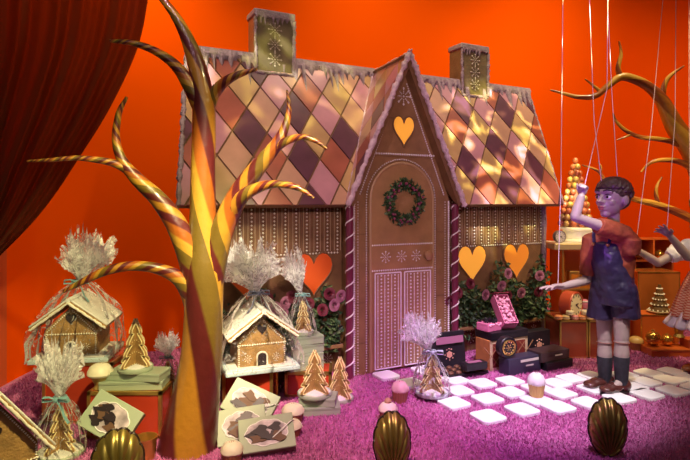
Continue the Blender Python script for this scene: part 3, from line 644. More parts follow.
def bow(parent, z, r, m, s=1.0, rz=0):
    b = MB(); b.tube([(r * math.cos(t * PI / 10), r * math.sin(t * PI / 10), z) for t in range(21)], .007 * s, 8, flat=.6)
    R = Matrix.Rotation(rz, 4, 'Z'); b.M = R
    for sg in (-1, 1):
        b.tube([(0, -r - .004, z), (sg * .02 * s, -r - .014 * s, z + .012 * s), (sg * .042 * s, -r - .012 * s, z + .010 * s), (sg * .046 * s, -r - .008 * s, z - .004 * s), (sg * .022 * s, -r - .006 * s, z - .004 * s), (0, -r - .004, z)], [.003 * s, .006 * s, .008 * s, .008 * s, .006 * s, .003 * s], 8, flat=.3, up=(0, 1, 0))
        b.tube([(0, -r - .005, z), (sg * .022 * s, -r - .012 * s, z - .025 * s), (sg * .032 * s, -r - .012 * s, z - .055 * s), (sg * .05 * s, -r - .016 * s, z - .078 * s)], [.004 * s, .007 * s, .008 * s, .009 * s], 8, flat=.25, up=(0, 1, 0))
    b.ball((0, -r - .008, z), (.009 * s, .008 * s, .009 * s), 8)
    return b.build('ribbon_bow', m, parent)
def wrap(label, loc, rz, base, zneck, rneck, plume, m_rib, s=1.0, kind='cellophane_wrap', lean=(0, 0), seed=1, bulge=None):
    """base: list of (x, y) outline points round the gift; plume: (height, radius)."""
    R = random.Random(seed); wv = thing(kind, label, 'gift wrap', loc, rz, 'clear cellophane gift wraps')
    n = len(base); fb = [R.uniform(-1, 1) for _ in range(n * 4)]
    def fn(u, v):
        t = u * n; i = int(t) % n; f = t - int(t); x = base[i][0] * (1 - f) + base[(i + 1) % n][0] * f; y = base[i][1] * (1 - f) + base[(i + 1) % n][1] * f
        a = math.atan2(y, x); k = v
        prof = (1 - k) if not bulge else (1 - k ** bulge)
        cr = .5 * math.sin(a * 17 + fb[0] * 5) + .3 * math.sin(a * 29 + v * 7 + fb[1] * 5) + .4 * math.sin(a * 9 - v * 11 + fb[2] * 5)
        q = max(prof, 0); rx = x * q; ry = y * q; fl = 1 + (.05 + .1 * v) * cr
        ex = rneck * math.cos(a) * (1 + .5 * cr) * (1 - q); ey = rneck * math.sin(a) * (1 + .5 * cr) * (1 - q)
        return V((rx * fl + ex + lean[0] * v * .3, ry * fl + ey + lean[1] * v * .3, .004 + zneck * v + .004 * cr * (1 - v)))
    b = MB(); b.grid(fn, 96, 22, close=True); b.build('film', cello, wv, sharp=50)
    # frill above the tie: overlapping crumpled fans
    b = MB(); ph, pr = plume; cx, cy = lean[0] * .3, lean[1] * .3
    for j in range(38):
        a0 = R.uniform(0, 2 * PI); sp = R.uniform(.25, .7); rr_ = R.uniform(.35, 1) * pr; hh = ph * R.uniform(.6, 1.05) * (1.05 - .35 * rr_ / pr); p1, p2, p3 = R.uniform(0, 6), R.uniform(0, 6), R.uniform(8, 18)
        def fg(u, v, a0=a0, sp=sp, rr_=rr_, hh=hh, p1=p1, p2=p2, p3=p3):
            a = a0 + (u - .5) * 2 * sp; wob = math.sin(u * p3 + p1 + v * 5) * .16 * v + math.sin(u * 31 + p2) * .06 * v
            q = rneck * .7 + (rr_ - rneck * .7) * v ** 1.2 * (1 + wob)
            return V((cx + lean[0] * v * .8 + q * math.cos(a), cy + lean[1] * v * .8 + q * math.sin(a), zneck + hh * v * (1 + .22 * math.sin(u * p3 * .7 + p2) * v + .08 * math.sin(u * 40 + p1) * v) - .12 * rr_ * v ** 3))
        b.grid(fg, 14, 9)
    b.build('frill', cellop, wv, sharp=25)
    bow(wv, zneck, rneck * 1.05 + .002, m_rib, s)
    return wv
# ================================================================== GINGERBREAD TREES
def tree_outline(hh, wd, tiers=4):
    r = []
    for i in range(tiers):
        z0 = hh * i / tiers * .93; z1 = hh * (i + 1) / tiers * .93; w0 = wd / 2 * (1 - i / tiers * .82); r.append((w0, z0 + .012 * hh)); r.append((w0 * .93, z0 + .07 * hh)); r.append((wd / 2 * (1 - (i + 1) / tiers * .86) * .62, z1))
    r.append((.0, hh)); left = [(-x, z) for x, z in reversed(r[:-1])]
    return r + left
def biscuit_tree(label, loc, rz, hh, wd, disc=True, dr=.065, discm=None, deco=None):
    t = thing('gingerbread_tree', label, 'gingerbread tree', loc, rz, 'gingerbread trees')
    z = 0
    if disc:
        b = MB(); b.lathe([(dr, 0), (dr * 1.02, .004), (dr * 1.02, .012), (dr * .98, .016), (0.001, .0165)], seg=32); b.build('base_disc', discm or mint, t)
        b = MB(); b.lathe([(dr * .9, .016), (dr * .8, .021), (dr * .4, .023), (.001, .024)], seg=24, rfun=lambda a, z: 1 + .06 * math.sin(5 * a)); b.build('sugar_snow', snow, t); z = .018
    ol = tree_outline(hh, wd)
    for a in (0, PI / 2):
        b = MB(); b.M = Matrix.Translation((0, 0, z)) @ Matrix.Rotation(a, 4, 'Z'); b.prism(ol, (0, .006, 0), (1, 0, 0), (0, 0, 1), .012); f = b.build('biscuit_panel', deco or cookie, t, smooth=False)
        b = MB(); b.M = Matrix.Translation((0, 0, z)) @ Matrix.Rotation(a, 4, 'Z'); loop = [V((x, -.0065, zz)) for x, zz in ol] + [V((ol[0][0], -.0065, ol[0][1]))]
        for yy in (-.0065, .0065):
            b.tube([(p.x, yy, p.z) for p in loop], .0021, 6)
            for sx in (-1, 1):
                for i in range(3): w0 = wd / 2 * (1 - (i + .5) / 4 * .85); beads(b, (sx * .012, yy, hh * (i + .2) / 4), (sx * w0 * .75, yy, hh * (i + .1) / 4), .009, .0022)
        b.build('piped_icing', mat('honey_icing', (.8, .66, .34), .5), f)
    return t
# ================================================================== BOXES, CUPCAKES, SHELLS
def gift_box(label, c, d, rz, m=None, lid=True, rot=None, group='pale green gift boxes', name='gift_box', twine=False, cat='box'):
    o = thing(name, label, cat, c, rz, group)
    if rot: o.rotation_euler = rot
    m = m or mint
    b = MB(); b.box((0, 0, d[2] * .36), (d[0] * .985, d[1] * .985, d[2] * .72)); b.build('box_body', m, o, smooth=False, bevel=.002)
    b = MB(); b.box((0, 0, d[2] * .8), (d[0], d[1], d[2] * .4)); b.build('lid', mintd if m is mint else m, o, smooth=False, bevel=.003)
    if twine: b = MB(); b.box((0, 0, d[2] * .5), (.004, d[1] * 1.01, d[2] * 1.02)); b.build('twine', white, o, smooth=False)
    return o
def window_box(label, c, d, rot, seed=0, cord=True):
    R = random.Random(seed); o = thing('biscuit_box', label, 'box', c, 0, 'tilted window boxes of biscuits'); o.rotation_euler = rot
    w_, h_, t_ = d
    b = MB(); b.box((0, 0, t_ * .4), (w_ * .985, h_ * .985, t_ * .8)); b.build('box_body', mat('brown_tray', (.2, .12, .09), .5), o, smooth=False, bevel=.002)
    b = MB(); b.box((0, 0, t_ * .82), (w_, h_, t_ * .36)); b.build('lid', mint, o, smooth=False, bevel=.003)
    n = 48; ol = [(w_ * .36 * math.cos(2 * PI * i / n) * (1 + .07 * abs(math.sin(4.5 * 2 * PI * i / n))), h_ * .34 * math.sin(2 * PI * i / n) * (1 + .1 * abs(math.sin(4.5 * 2 * PI * i / n)))) for i in range(n)]
    b = MB(); b.prism(ol, (0, 0, t_ * 1.0), (1, 0, 0), (0, 1, 0), .0012); wn = b.build('window', mat('window_inside', (.5, .42, .46), .4, vary=.5, scale=26), o, smooth=False)
    b = MB(); b.tube([(x * 1.02, y * 1.02, t_ + .001) for x, y in ol + ol[:1]], .0022, 6); b.build('window_rim', white, wn)
    for i in range(8):
        x, y = w_ * R.uniform(-.25, .25), h_ * R.uniform(-.2, .2); n2 = 22; a0 = R.uniform(0, 6); r0 = R.uniform(.16, .24) * h_
        pts = [(x + r0 * (1 + .4 * math.sin(3 * k * 2 * PI / n2 + a0)) * math.cos(2 * PI * k / n2) * .95, y + r0 * (.62 + .2 * math.sin(2 * k * 2 * PI / n2 + a0)) * math.sin(2 * PI * k / n2)) for k in range(n2)]
        b = MB(); b.prism(pts, (0, 0, t_ + .001 + .0006 * i), (1, 0, 0), (0, 1, 0), .002); b.build('biscuit', dark if i % 3 else mat('brown_biscuit', (.13, .06, .03), .6), wn, smooth=False)
    if cord: b = MB(); b.tube([(w_ * .1, -h_ * .2, t_ + .006), (w_ * .3, h_ * .0, t_ + .012), (w_ * .46, h_ * .2, t_ + .008), (w_ * .52, h_ * .3, t_ * .5)], .0022, 6); b.build('cord', white, o)
    return o
def cupcake_base(cup, top, label, loc, r=.04, h=.07, pleat=18, foot=False):
    o = thing('cupcake', label, 'cupcake', loc, random.uniform(0, 6), 'cupcakes on the display')
    b = MB()
    if foot: b.lathe([(r * .55, 0), (r * .55, .004), (r * .42, h * .1), (r * .45, h * .2), (r * .7, h * .42), (r * .86, h * .55)], seg=36, rfun=lambda a, z: 1 + .03 * math.sin(pleat * a))
    else: b.lathe([(r * .68, 0), (r * .72, .003), (r * .95, h * .55), (r * .96, h * .56)], seg=72, rfun=lambda a, z: 1 + .045 * math.sin(pleat * a))
    b.build('paper_cup', cup, o, sharp=80)
    b = MB(); b.lathe([(r * .95, h * .52), (r * 1.05, h * .60), (r * 1.0, h * .72), (r * .8, h * .88), (r * .45, h * .98), (.001, h)], seg=28, rfun=lambda a, z: 1 + .025 * math.sin(5 * a + z * 90)); fr = b.build('icing_top', top, o)
    b = MB()
    for i in range(26):
        a = random.uniform(0, 6.28); q = random.uniform(.1, .9); zz = h * (1 - .42 * q ** 2.2); b.dot((r * q * math.cos(a), r * q * math.sin(a), zz), .0022)
    b.build('sprinkles', mat('brown_sprinkle', (.3, .15, .08), .5), fr)
    return o
def shell(label, loc, rz, hh=.2, wd=.12):
    o = thing('scallop_shell', label, 'shell', loc, rz, 'gold scallop shells along the front')
    NR = 11
    def edge(t):   # t in -1..1 across the fan, outline of an upright almond
        a = t * PI * .5; return V((wd / 2 * math.sin(a * 1.0) ** 1 * 1.0, 0, 0))
    def fn(u, v, sc=1.0, push=0.0):
        t = 2 * u - 1; a = t * 2.75   # angle round the oval starting from the top
        ox = wd / 2 * math.sin(a); oz = hh * .5 + hh * .5 * math.cos(a)
        sca = 1 + .035 * abs(math.sin(a * NR / 2.75 * PI / 2)) * v
        x = ox * v * sca; z = .012 + (oz - .012) * v * sca
        rr_ = (x / (wd / 2)) ** 2 + ((z - hh * .5) / (hh * .5)) ** 2
        dome = math.sqrt(max(0, 1.02 - rr_)) if rr_ < 1.02 else 0
        rib = .007 * abs(math.sin(a * NR / 2.75 * PI / 2)) * min(1, v * 1.8)
        return V((x, -(.042 * dome + rib * (.35 + dome)) + push, z))
    b = MB(); b.grid(fn, 110, 16); b.grid(lambda u, v: fn(1 - u, v, push=.008), 110, 16); b.build('shell', mat('antique_gold', (.30, .23, .055), .34, .75, vary=.3, scale=14), o, sharp=70)
    b = MB(); b.tube([fn(i / 110, 1.0) + V((0, .003, 0)) for i in range(111)], .0045, 6); b.build('scalloped_edge', mat('dark_bronze', (.035, .02, .012), .4, .3), o)
    b = MB(); b.ball((0, .004, .008), (.026, .022, .009), 12); b.build('foot', mat('dark_bronze', (.035, .02, .012)), o)
    return o
# ================================================================== LEFT DISPLAY
def pedestal(label, x0, x1, y0, y1, h, pm=None, rz=0, z0=0, name='display_pedestal', fr=.006):
    o = thing(name, label, 'pedestal', ((x0 + x1) / 2, (y0 + y1) / 2, z0), rz, 'gold framed display pedestals'); w_, d_ = x1 - x0, y1 - y0
    b = MB(); b.box((0, 0, h / 2), (w_ - fr * 1.6, d_ - fr * 1.6, h - .002)); b.build('panel', pm or redacryl, o, smooth=False)
    b = MB()
    for sx in (-1, 1):
        for sy in (-1, 1): b.box((sx * (w_ / 2 - fr), sy * (d_ / 2 - fr), h / 2), (fr * 2, fr * 2, h))
        for z in (fr, h - fr): b.box((sx * (w_ / 2 - fr), 0, z), (fr * 2, d_, fr * 2))
    for sy in (-1, 1):
        for z in (fr, h - fr): b.box((0, sy * (d_ / 2 - fr), z), (w_, fr * 2, fr * 2))
    b.build('gold_frame', gold, o, smooth=False); return o
T = .002
pedestal('red panelled gold framed pedestal under the wrapped gingerbread house at far left', -1.174, -.90, 2.08, 2.33, .238)
pedestal('low red pedestal with gold edges holding two boxes and a small biscuit tree', -.935, -.665, 1.945, 2.075, .172)
pedestal('red gold framed pedestal under the wrapped gingerbread house right of the tree trunk', -.50, -.295, 2.19, 2.37, .172)
pedestal('red gold framed pedestal under the stack of four pale green boxes', -.265, -.06, 2.36, 2.50, .112)
def rect(w_, d_, n=6):
    r = []
    for (a, c) in (((-1, -1), (1, -1)), ((1, -1), (1, 1)), ((1, 1), (-1, 1)), ((-1, 1), (-1, -1))):
        for i in range(n): t = i / n; r.append(((a[0] * (1 - t) + c[0] * t) * w_ / 2, (a[1] * (1 - t) + c[1] * t) * d_ / 2))
    return r
def circ(r, n=20): return [(r * math.cos(2 * PI * i / n), r * math.sin(2 * PI * i / n)) for i in range(n)]
p1 = FY(79, 2.19, .2385); small_house('small gingerbread house wrapped in cellophane on the far left pedestal', p1, rad(9), 1.08)
wrap('clear cellophane wrap tied in a tall frill over the far left gingerbread house', p1 + V((0, 0, .001)), rad(9), rect(.305, .275), .298, .022, (.21, .11), ribbon, 1.0, seed=2, bulge=2.6, lean=(.03, 0))
p2 = FY(257, 2.275, .1725); small_house('small gingerbread house wrapped in cellophane beside the tree trunk', p2, HA * .8, 1.12)
wrap('clear cellophane wrap with a wide white frill over the gingerbread house by the trunk', p2 + V((0, 0, .001)), HA * .8, rect(.312, .278), .305, .024, (.235, .145), ribbonb, 1.0, seed=5, bulge=2.6, lean=(-.03, 0))
small_house('large gingerbread house corner with a dark heart at the bottom left edge', V((-1.056, 1.584, 0)), .8, 1.0, plinth=False, W=.11, He=.15, Ap=.31, drop=.19, span=.142)
# stack on the low pedestal
c = V((-.785, 2.01, .1725)); 
gift_box('pale green box at the bottom of the stack under the left biscuit tree', c + V((.0, 0, 0)), (.23, .11, .031), .05)
gift_box('pale green box second in the stack under the left biscuit tree', c + V((.012, .0, .0315)), (.21, .10, .029), -.12)
biscuit_tree('golden gingerbread tree on a stack of two boxes left of the trunk', c + V((.002, -.002, .0612)), 1.15, .172, .128, dr=.062)
p = FY(60, 1.825, .0); biscuit_tree('gingerbread tree inside yellow lit cellophane at the lower left', p, 1.25, .15, .12, dr=.075)
wrap('clear cellophane wrap with teal bow over the lower left gingerbread tree', p + V((0, 0, .001)), 0, circ(.082), .195, .016, (.20, .075), ribbon, .95, seed=9, bulge=2.4, lean=(.0, 0))
def RT(lean, inpl, yaw): return (Matrix.Rotation(yaw, 3, 'Z') @ Matrix.Rotation(lean, 3, 'X') @ Matrix.Rotation(inpl, 3, 'Z')).to_euler()
window_box('pale green biscuit box tilted against the low pedestal at lower left', P(113, 420, 1.87), (.19, .13, .028), RT(rad(56), rad(-26), 0), 1, cord=False)
window_box('pale green biscuit box at the back of the leaning trio', P(251, 405, 2.045), (.19, .13, .03), RT(rad(48), rad(-26), rad(4)), 2)
window_box('pale green biscuit box in the middle of the leaning trio, next to the trunk', P(242, 428, 1.945), (.175, .13, .03), RT(rad(46), rad(6), rad(8)), 3, cord=False)
window_box('pale green biscuit box at the front of the leaning trio', P(267, 437, 1.865), (.19, .125, .03), RT(rad(38), rad(8), rad(4)), 4)
# open gold cup
g = thing('gold_cup', 'small open gold cup beside the foot of the tree trunk', 'cup', FY(146, 1.80), .3)
b = MB(); b.lathe([(.028, 0), (.030, .004), (.036, .07), (.038, .074), (.034, .074), (.029, .012), (.001, .01)], seg=28); b.build('cup_body', gold, g)
# stack of four and wrapped tree
c = FY(303, 2.43, .1125); hgt = .037
for i, (a, nm) in enumerate(((.45, 'bottom'), (.36, 'second from bottom'), (.5, 'second from top'), (.42, 'topmost'))):
    gift_box('pale green box, %s of the four box stack near the cottage wall' % nm, c + V((.0, 0, i * (hgt + .0005))), (.165, .105, hgt), a)
c2 = c + V((0, 0, 4 * hgt + .003)); biscuit_tree('gingerbread tree in cellophane on top of the four box stack', c2, .86, .13, .09, dr=.05)
wrap('clear cellophane wrap with teal bow on top of the four box stack', c2 + V((0, 0, .0)), 0, circ(.062), .178, .013, (.21, .06), ribbon, .75, seed=14, bulge=2.0, lean=(-.04, 0))
# pair of trees
c = FY(320, 2.21)
gift_box('pale green box lying on the carpet under the front gingerbread tree', c, (.16, .11, .033), .12)
gift_box('pale green box on another one, right under the front gingerbread tree', c + V((-.006, .004, .0335)), (.15, .10, .033), -.1)
biscuit_tree('golden gingerbread tree on two pale green boxes, the front one of the pair', c + V((-.022, 0, .067)), .84, .165, .15, dr=.07)
biscuit_tree('golden gingerbread tree standing on the carpet behind the pair of boxes', FY(340, 2.335), .70, .168, .13, dr=.058)
p = FY(432, 2.36); biscuit_tree('gingerbread tree in cellophane standing on the white path tiles', p + V((0, 0, .0175)), .62, .155, .135, dr=.073, discm=mat('silver_board', (.5, .5, .55), .4))
wrap('lilac lit cellophane wrap with silvery bow around the tree on the path', p + V((0, 0, .0185)), 0, circ(.08), .185, .014, (.17, .085), mat('silver_ribbon', (.4, .42, .5), .35), 1.0, seed=21, bulge=2.4, lean=(-.05, 0))
p = FY(168, 2.5, .0); biscuit_tree('small gingerbread tree in cellophane on the carpet behind the trunk', p, .3, .1, .08, dr=.055)
wrap('clear cellophane wrap glittering behind the trunk on its left side', p + V((0, 0, .001)), 0, circ(.064), .14, .013, (.12, .06), ribbon, .7, seed=31, bulge=2.2)
# cupcakes
cupo = mat('orange_cup', (.5, .2, .09), .5); cupg = mat('gold_cup_paper', (.5, .33, .1), .4, .3); cupp = mat('terracotta_cup', (.42, .16, .1), .5)
cr = mat('cream_frosting', (.8, .74, .55), .5, vary=.06, scale=50); pk = mat('pink_frosting', (.75, .45, .45), .5, vary=.1); gy = mat('white_frosting', (.75, .72, .7), .5, vary=.06)
cupcake_base(cupg, cr, 'cream cupcake on a fluted foot on the low pedestal at left', V((-.905, 1.985, .1725)), .044, .092, foot=True)
cupcake_base(cupo, cr, 'cream topped cupcake in an orange cup beside the pair of boxes', FY(293, 2.09), .043, .075)
cupcake_base(cupo, cr, 'cream cupcake half hidden behind the front leaning biscuit box', FY(291, 1.975), .04, .06)
cupcake_base(cupo, cr, 'cream cupcake in front of the leaning trio of biscuit boxes', FY(232, 1.76), .036, .075)
k = cupcake_base(cupo, cr, 'cream cupcake with a small knob right behind the centre gold shell', FY(388, 2.12), .037, .07)
b = MB(); b.ball((0, 0, .075), (.015, .015, .012), 10); b.build('knob', mat('tan_knob', (.5, .3, .15), .5), k)
cupcake_base(cupp, pk, 'pink topped cupcake in a terracotta cup near the cottage door', FY(400, 2.31), .037, .09)
k = cupcake_base(cupg, gy, 'white iced cupcake in a gold slotted cup on the path tiles', FY(536.5, 2.33, .0175), .037, .102)
# shells
shell('gold scallop shell nearest the lower left corner', FY(118, 1.55), .35, .2, .138)
shell('gold scallop shell at the centre of the front edge', FY(392, 1.71), .02, .188, .112)
shell('gold scallop shell at the right of the front edge', FY(607.5, 1.82), -.22, .19, .116)
# ================================================================== CHOCOLATE BOXES BY THE COTTAGE
U = V((math.cos(HA), math.sin(HA), 0)); W_ = V((-math.sin(HA), math.cos(HA), 0))
def at(px, Y, z=0): return FY(px, Y, z)
def corner(px, Y, w_, d_, z=0): return FY(px, Y, z) + U * w_ / 2 + W_ * d_ / 2
def emblem(b, c, r, X, Z):
    X, Z = V(X), V(Z)
    b.prism([(r * .5 * math.cos(t * PI / 6) * (1 + .3 * (t % 2)), r * .5 * math.sin(t * PI / 6) * (1 + .3 * (t % 2))) for t in range(12)], c, X, Z, .002)
    for k in range(5): b.dot(V(c) + X * r * .9 * math.cos(k * PI / 4 + PI) + Z * r * .9 * math.sin(k * PI / 4 + PI), r * .16)
    for k in (-.5, 0, .5): b.dot(V(c) + X * r * k + Z * r * (.95 - abs(k) * .3), r * .16)
choc = mat('milk_chocolate', (.14, .06, .035), .35, vary=.3, scale=60)
o = thing('chocolate_box', 'open black box of chocolates with upright lid, left of the orange crate', 'box', at(461, 2.69), HA * .9)
b = MB(); b.box((0, 0, .011), (.235, .14, .022)); b.build('tray', black, o, smooth=False, bevel=.003)
b = MB(); b.box((-.02, .083, .10), (.2, .018, .185), (-.12, 0, 0)); ld = b.build('lid', black, o, smooth=False, bevel=.003)
b = MB(); b.box((-.02, .068, .155), (.165, .003, .035), (-.12, 0, 0)); b.build('mauve_band', mat('mauve_print', (.32, .12, .2), .5), ld, smooth=False)
b = MB(); emblem(b, (-.02, .071, .08), .03, (1, 0, 0), (0, .12, 1)); b.build('flower_emblem', mat('peach_print', (.6, .28, .2), .5), ld)
for i in range(5):
    for j in range(3):
        b = MB(); b.ball((-.092 + i * .045, -.045 + j * .04, .026), (.016, .015, .010), 8); b.build('chocolate', choc, o)
o = gift_box('small closed black box lying on the chocolate tray', at(474, 2.645, .0385), (.125, .055, .035), HA * .9, black, group=None)
b = MB(); b.box((0, 0, .0355), (.08, .03, .001)); b.build('printed_label', mat('mauve_print', (.32, .12, .2)), o, smooth=False)
CH_, CW = .155, .255
o = thing('orange_crate', 'orange crate with red diamond panel among the black chocolate boxes', 'crate', corner(490, 2.72, CW, .11), HA)
b = MB(); b.box((0, 0, CH_ / 2), (CW, .11, CH_)); b.build('crate_body', mat('orange_wood', (.5, .19, .06), .5, vary=.15), o, smooth=False, bevel=.003)
b = MB()
for s in (-1, 1): b.box((s * (CW / 2 - .008), -.0555, CH_ / 2), (.016, .003, CH_)); b.box((0, -.0555, CH_ / 2 + s * (CH_ / 2 - .008)), (CW, .003, .016))
b.build('cream_border', mat('cream_border', (.6, .42, .25), .5), o, smooth=False)
b = MB(); b.box((0, -.0555, CH_ / 2), (CW - .034, .002, CH_ - .034)); pr_ = b.build('red_panel', mat('dark_red_panel', (.2, .03, .02), .5), o, smooth=False)
b = MB()
for k in range(-2, 3):
    for s in (-1, 1): b.box((k * .06, -.057, CH_ / 2), (.003, .002, .14), (0, s * .75, 0))
b.build('diamond_lines', mat('tan_line', (.4, .2, .1), .5), pr_, smooth=False)
cc = V(o.location)
gift_box('flat black box lying on top of the orange crate', cc + V((0.0, 0, CH_ + .001)), (.25, .13, .04), HA, black, group=None)
zt = CH_ + .042
pinkc = mat('pink_card', (.62, .16, .3), .5); pinkl = mat('pink_petal', (.75, .3, .45), .6, vary=.2, scale=40)
o = thing('pink_box', 'small low pink box with crumpled black paper on the flat black box', 'box', cc - U * .085 + V((0, 0, zt)), HA + .1)
b = MB(); b.box((0, 0, .02), (.1, .08, .04)); b.build('box_body', pinkc, o, smooth=False, bevel=.003)
b = MB()
for i in range(26): leaf(b, V((random.uniform(-.04, .04), random.uniform(-.03, .03), .038)), rnd() + V((0, 0, .9)), rnd(), .028, .012)
b.build('black_tissue', black, o, smooth=False)
b = MB()
for i in range(18): b.dot((random.uniform(-.048, .048), -.041, random.uniform(.025, .038)), .006)
b.build('pink_filling', pinkl, o)
o = thing('pink_box', 'tall tilted open pink box of pink petals on the flat black box', 'box', cc + U * .012 - W_ * .02 + V((0, 0, zt)), HA - .25)
Rm = Matrix.Translation((0, -.02, .0)) @ Matrix.Rotation(rad(48), 4, 'X'); b = MB(); b.M = Rm
for (c_, d_) in (((0, .09, .004), (.08, .17, .006)), ((-.038, .09, .03), (.004, .17, .056)), ((.038, .09, .03), (.004, .17, .056)), ((0, .006, .03), (.08, .004, .056)), ((0, .174, .03), (.08, .004, .056))): b.box(c_, d_)
b.build('box_body', pinkc, o, smooth=False); b = MB(); b.M = Rm
for i in range(70): b.ball((random.uniform(-.033, .033), random.uniform(.014, .168), .042 + random.uniform(0, .02)), random.uniform(.006, .010), 6)
b.build('petals', pinkl, o)
b = MB(); b.M = Rm; b.box((0, .19, .05), (.084, .004, .05), (.5, 0, 0)); b.build('lid_flap', mat('dark_red_card', (.25, .03, .05), .5), o, smooth=False)
o = thing('blue_black_chest', 'dark blue black drawer box at the front of the chocolate boxes', 'box', corner(509, 2.64, .215, .072), HA)
b = MB(); b.box((0, 0, .042), (.215, .072, .084)); b.build('box_body', mat('blue_black_card', (.035, .03, .06), .4), o, smooth=False, bevel=.003)
b = MB(); b.box((.03, -.037, .066), (.12, .003, .012)); b.box((.03, -.037, .04), (.05, .003, .007)); b.build('silver_label', mat('silver_print', (.6, .55, .5), .4), o, smooth=False)
o2 = thing('round_tin', 'round black tin with gold ring standing on the blue black box', 'tin', V(o.location) - U * .09 + V((0, 0, .0845)), HA - .1)
b = MB(); b.M = Matrix.Translation((0, .02, .053)) @ Matrix.Rotation(rad(90), 4, 'X'); b.lathe([(.05, 0), (.053, .003), (.053, .036), (.050, .04), (.001, .04)], seg=40); b.build('tin_body', black, o2)
b = MB(); b.M = Matrix.Translation((0, .02, .053)) @ Matrix.Rotation(rad(90), 4, 'X')
b.tube([(.036 * math.cos(t * PI / 18), .036 * math.sin(t * PI / 18), .041) for t in range(37)], .004, 6)
for t in range(12): b.dot((.028 * math.cos(t * PI / 6), .028 * math.sin(t * PI / 6), .041), .004)
flake(b, (0, 0, .041), .014, 6, (1, 0, 0), (0, 1, 0)); b.build('gold_ring', gold, o2)
o = thing('black_box', 'square black box standing upright with a gold and pink emblem', 'box', at(535, 2.96), HA)
b = MB(); b.box((0, 0, .078), (.165, .06, .156)); b.build('box_body', black, o, smooth=False, bevel=.003)
b = MB(); emblem(b, (0, -.0305, .08), .032, (1, 0, 0), (0, 0, 1)); b.build('emblem', mat('peach_print', (.6, .28, .2), .5), o)
o = gift_box('flat dark slab box under another, right end of the chocolate boxes', corner(546, 2.72, .19, .1), (.19, .11, .045), HA, black, group=None)
o = gift_box('dark brown box lying on the flat slab box at the right end', V(o.location) - U * .02 + W_ * .005 + V((0, 0, .0455)), (.2, .10, .05), HA, mat('brown_black_card', (.05, .025, .03), .4), group=None)
b = MB(); b.box((.02, -.0515, .027), (.05, .002, .006)); b.build('label_strip', mat('silver_print', (.6, .55, .5), .4), o, smooth=False)
# ================================================================== RIGHT BACKGROUND DISPLAY
redp = mat('deep_red_panel', (.28, .05, .025), .25, vary=.3, scale=6, coat=.4)
pedestal('dark red gold edged pedestal under the red drum clock', 1.181, 1.335, 2.95, 3.18, .208, redp, fr=.004)
pedestal('dark red gold edged pedestal behind the legs of the boy puppet', 1.34, 1.56, 2.95, 3.18, .208, redp, fr=.004)
def clock(label, loc, r, t_, yaw, case, facem):
    o = thing('drum_clock', label, 'clock', loc, yaw); M_ = Matrix.Translation((0, t_ / 2, r)) @ Matrix.Rotation(rad(90), 4, 'X')
    b = MB(); b.M = M_; b.lathe([(r * .95, 0), (r, t_ * .06), (r, t_ * .94), (r * .96, t_), (r * .88, t_), (r * .87, t_ * .93), (.001, t_ * .93)], seg=40); b.build('case', case, o)
    b = MB(); b.M = M_; b.lathe([(r * .86, t_ * .935), (.001, t_ * .94)], seg=40); f = b.build('clock_face', facem, o)
    b = MB(); b.M = M_
    for k in range(12): a = k * PI / 6; b.box((r * .7 * math.cos(a), r * .7 * math.sin(a), t_ * .95), (r * .16, r * .05, .002), (0, 0, a))
    b.build('hour_marks', dark, f, smooth=False)
    b = MB(); b.M = M_; b.box((r * .2, -r * .16, t_ * .96), (r * .5, r * .07, .002), (0, 0, -.7)); b.box((r * .12, r * .02, t_ * .965), (r * .3, r * .09, .002), (0, 0, .3)); b.ball((0, 0, t_ * .96), r * .08, 8); b.build('clock_hands', dark, f)
    return o
clock('red drum clock with a cream dial on the dark red pedestal', FY(571, 3.04, .2085), .074, .07, rad(38), mat('red_case', (.5, .07, .03), .35, coat=.4), mat('cream_dial', (.75, .66, .42), .5, vary=.08))
mc = [mat('macaron_orange', (.6, .2, .07), .5), mat('macaron_pink', (.6, .2, .22), .5), mat('macaron_tan', (.55, .36, .16), .5), mat('macaron_cream', (.7, .58, .4), .5)]
def macaron(label, loc, m, tilt=(0, 0), r=.022):
    o = thing('macaron', label, 'macaron', loc, random.uniform(0, 6), 'macarons in front of the red clock'); o.rotation_euler = (tilt[0], tilt[1], 0)
    b = MB(); b.lathe([(.001, 0), (r * .8, .001), (r, .006), (r * .98, .009), (.001, .009)], seg=18); b.lathe([(.001, .015), (r * .98, .015), (r, .018), (r * .8, .024), (.001, .026)], seg=18); b.build('shell_biscuit', m, o)
    b = MB(); b.lathe([(r * .9, .009), (r * .92, .012), (r * .9, .015)], seg=18); b.build('filling', mc[3], o)
for i, (px, dy, c_, ly, nm) in enumerate(((558.5, 0, 0, 0, 'leftmost, at the pedestal corner below the clock'), (566, -.0, 2, 0, 'second from the left, under the clock dial'), (574.5, .0, 1, 0, 'pink, third from the left below the clock'), (582, 0, 0, 0, 'orange, at the joint of the two pedestals'),
     (589, 0, 2, 0, 'tan, left end of the second pedestal'), (597, 0, 1, 0, 'pink, on the second pedestal by the shorts of the boy'), (570, 0, 3, 1, 'cream, lying on the two under the clock dial'), (586, 0, 3, 1, 'cream, lying on top above the joint of the pedestals'))):
    macaron('small macaron ' + nm, FY(px, 2.975 + dy, .2085 + ly * .0262), mc[c_])
o = thing('lace_box', 'small white lace edged box behind the macarons', 'box', FY(590, 3.07, .2085), .1)
b = MB(); b.box((0, 0, .02), (.13, .08, .04)); b.build('box_body', mat('lilac_white', (.7, .6, .65), .5), o, smooth=False, bevel=.003)
b = MB(); beads(b, (-.065, -.041, .03), (.065, -.041, .03), .01, .005); b.build('lace_edge', white, o)
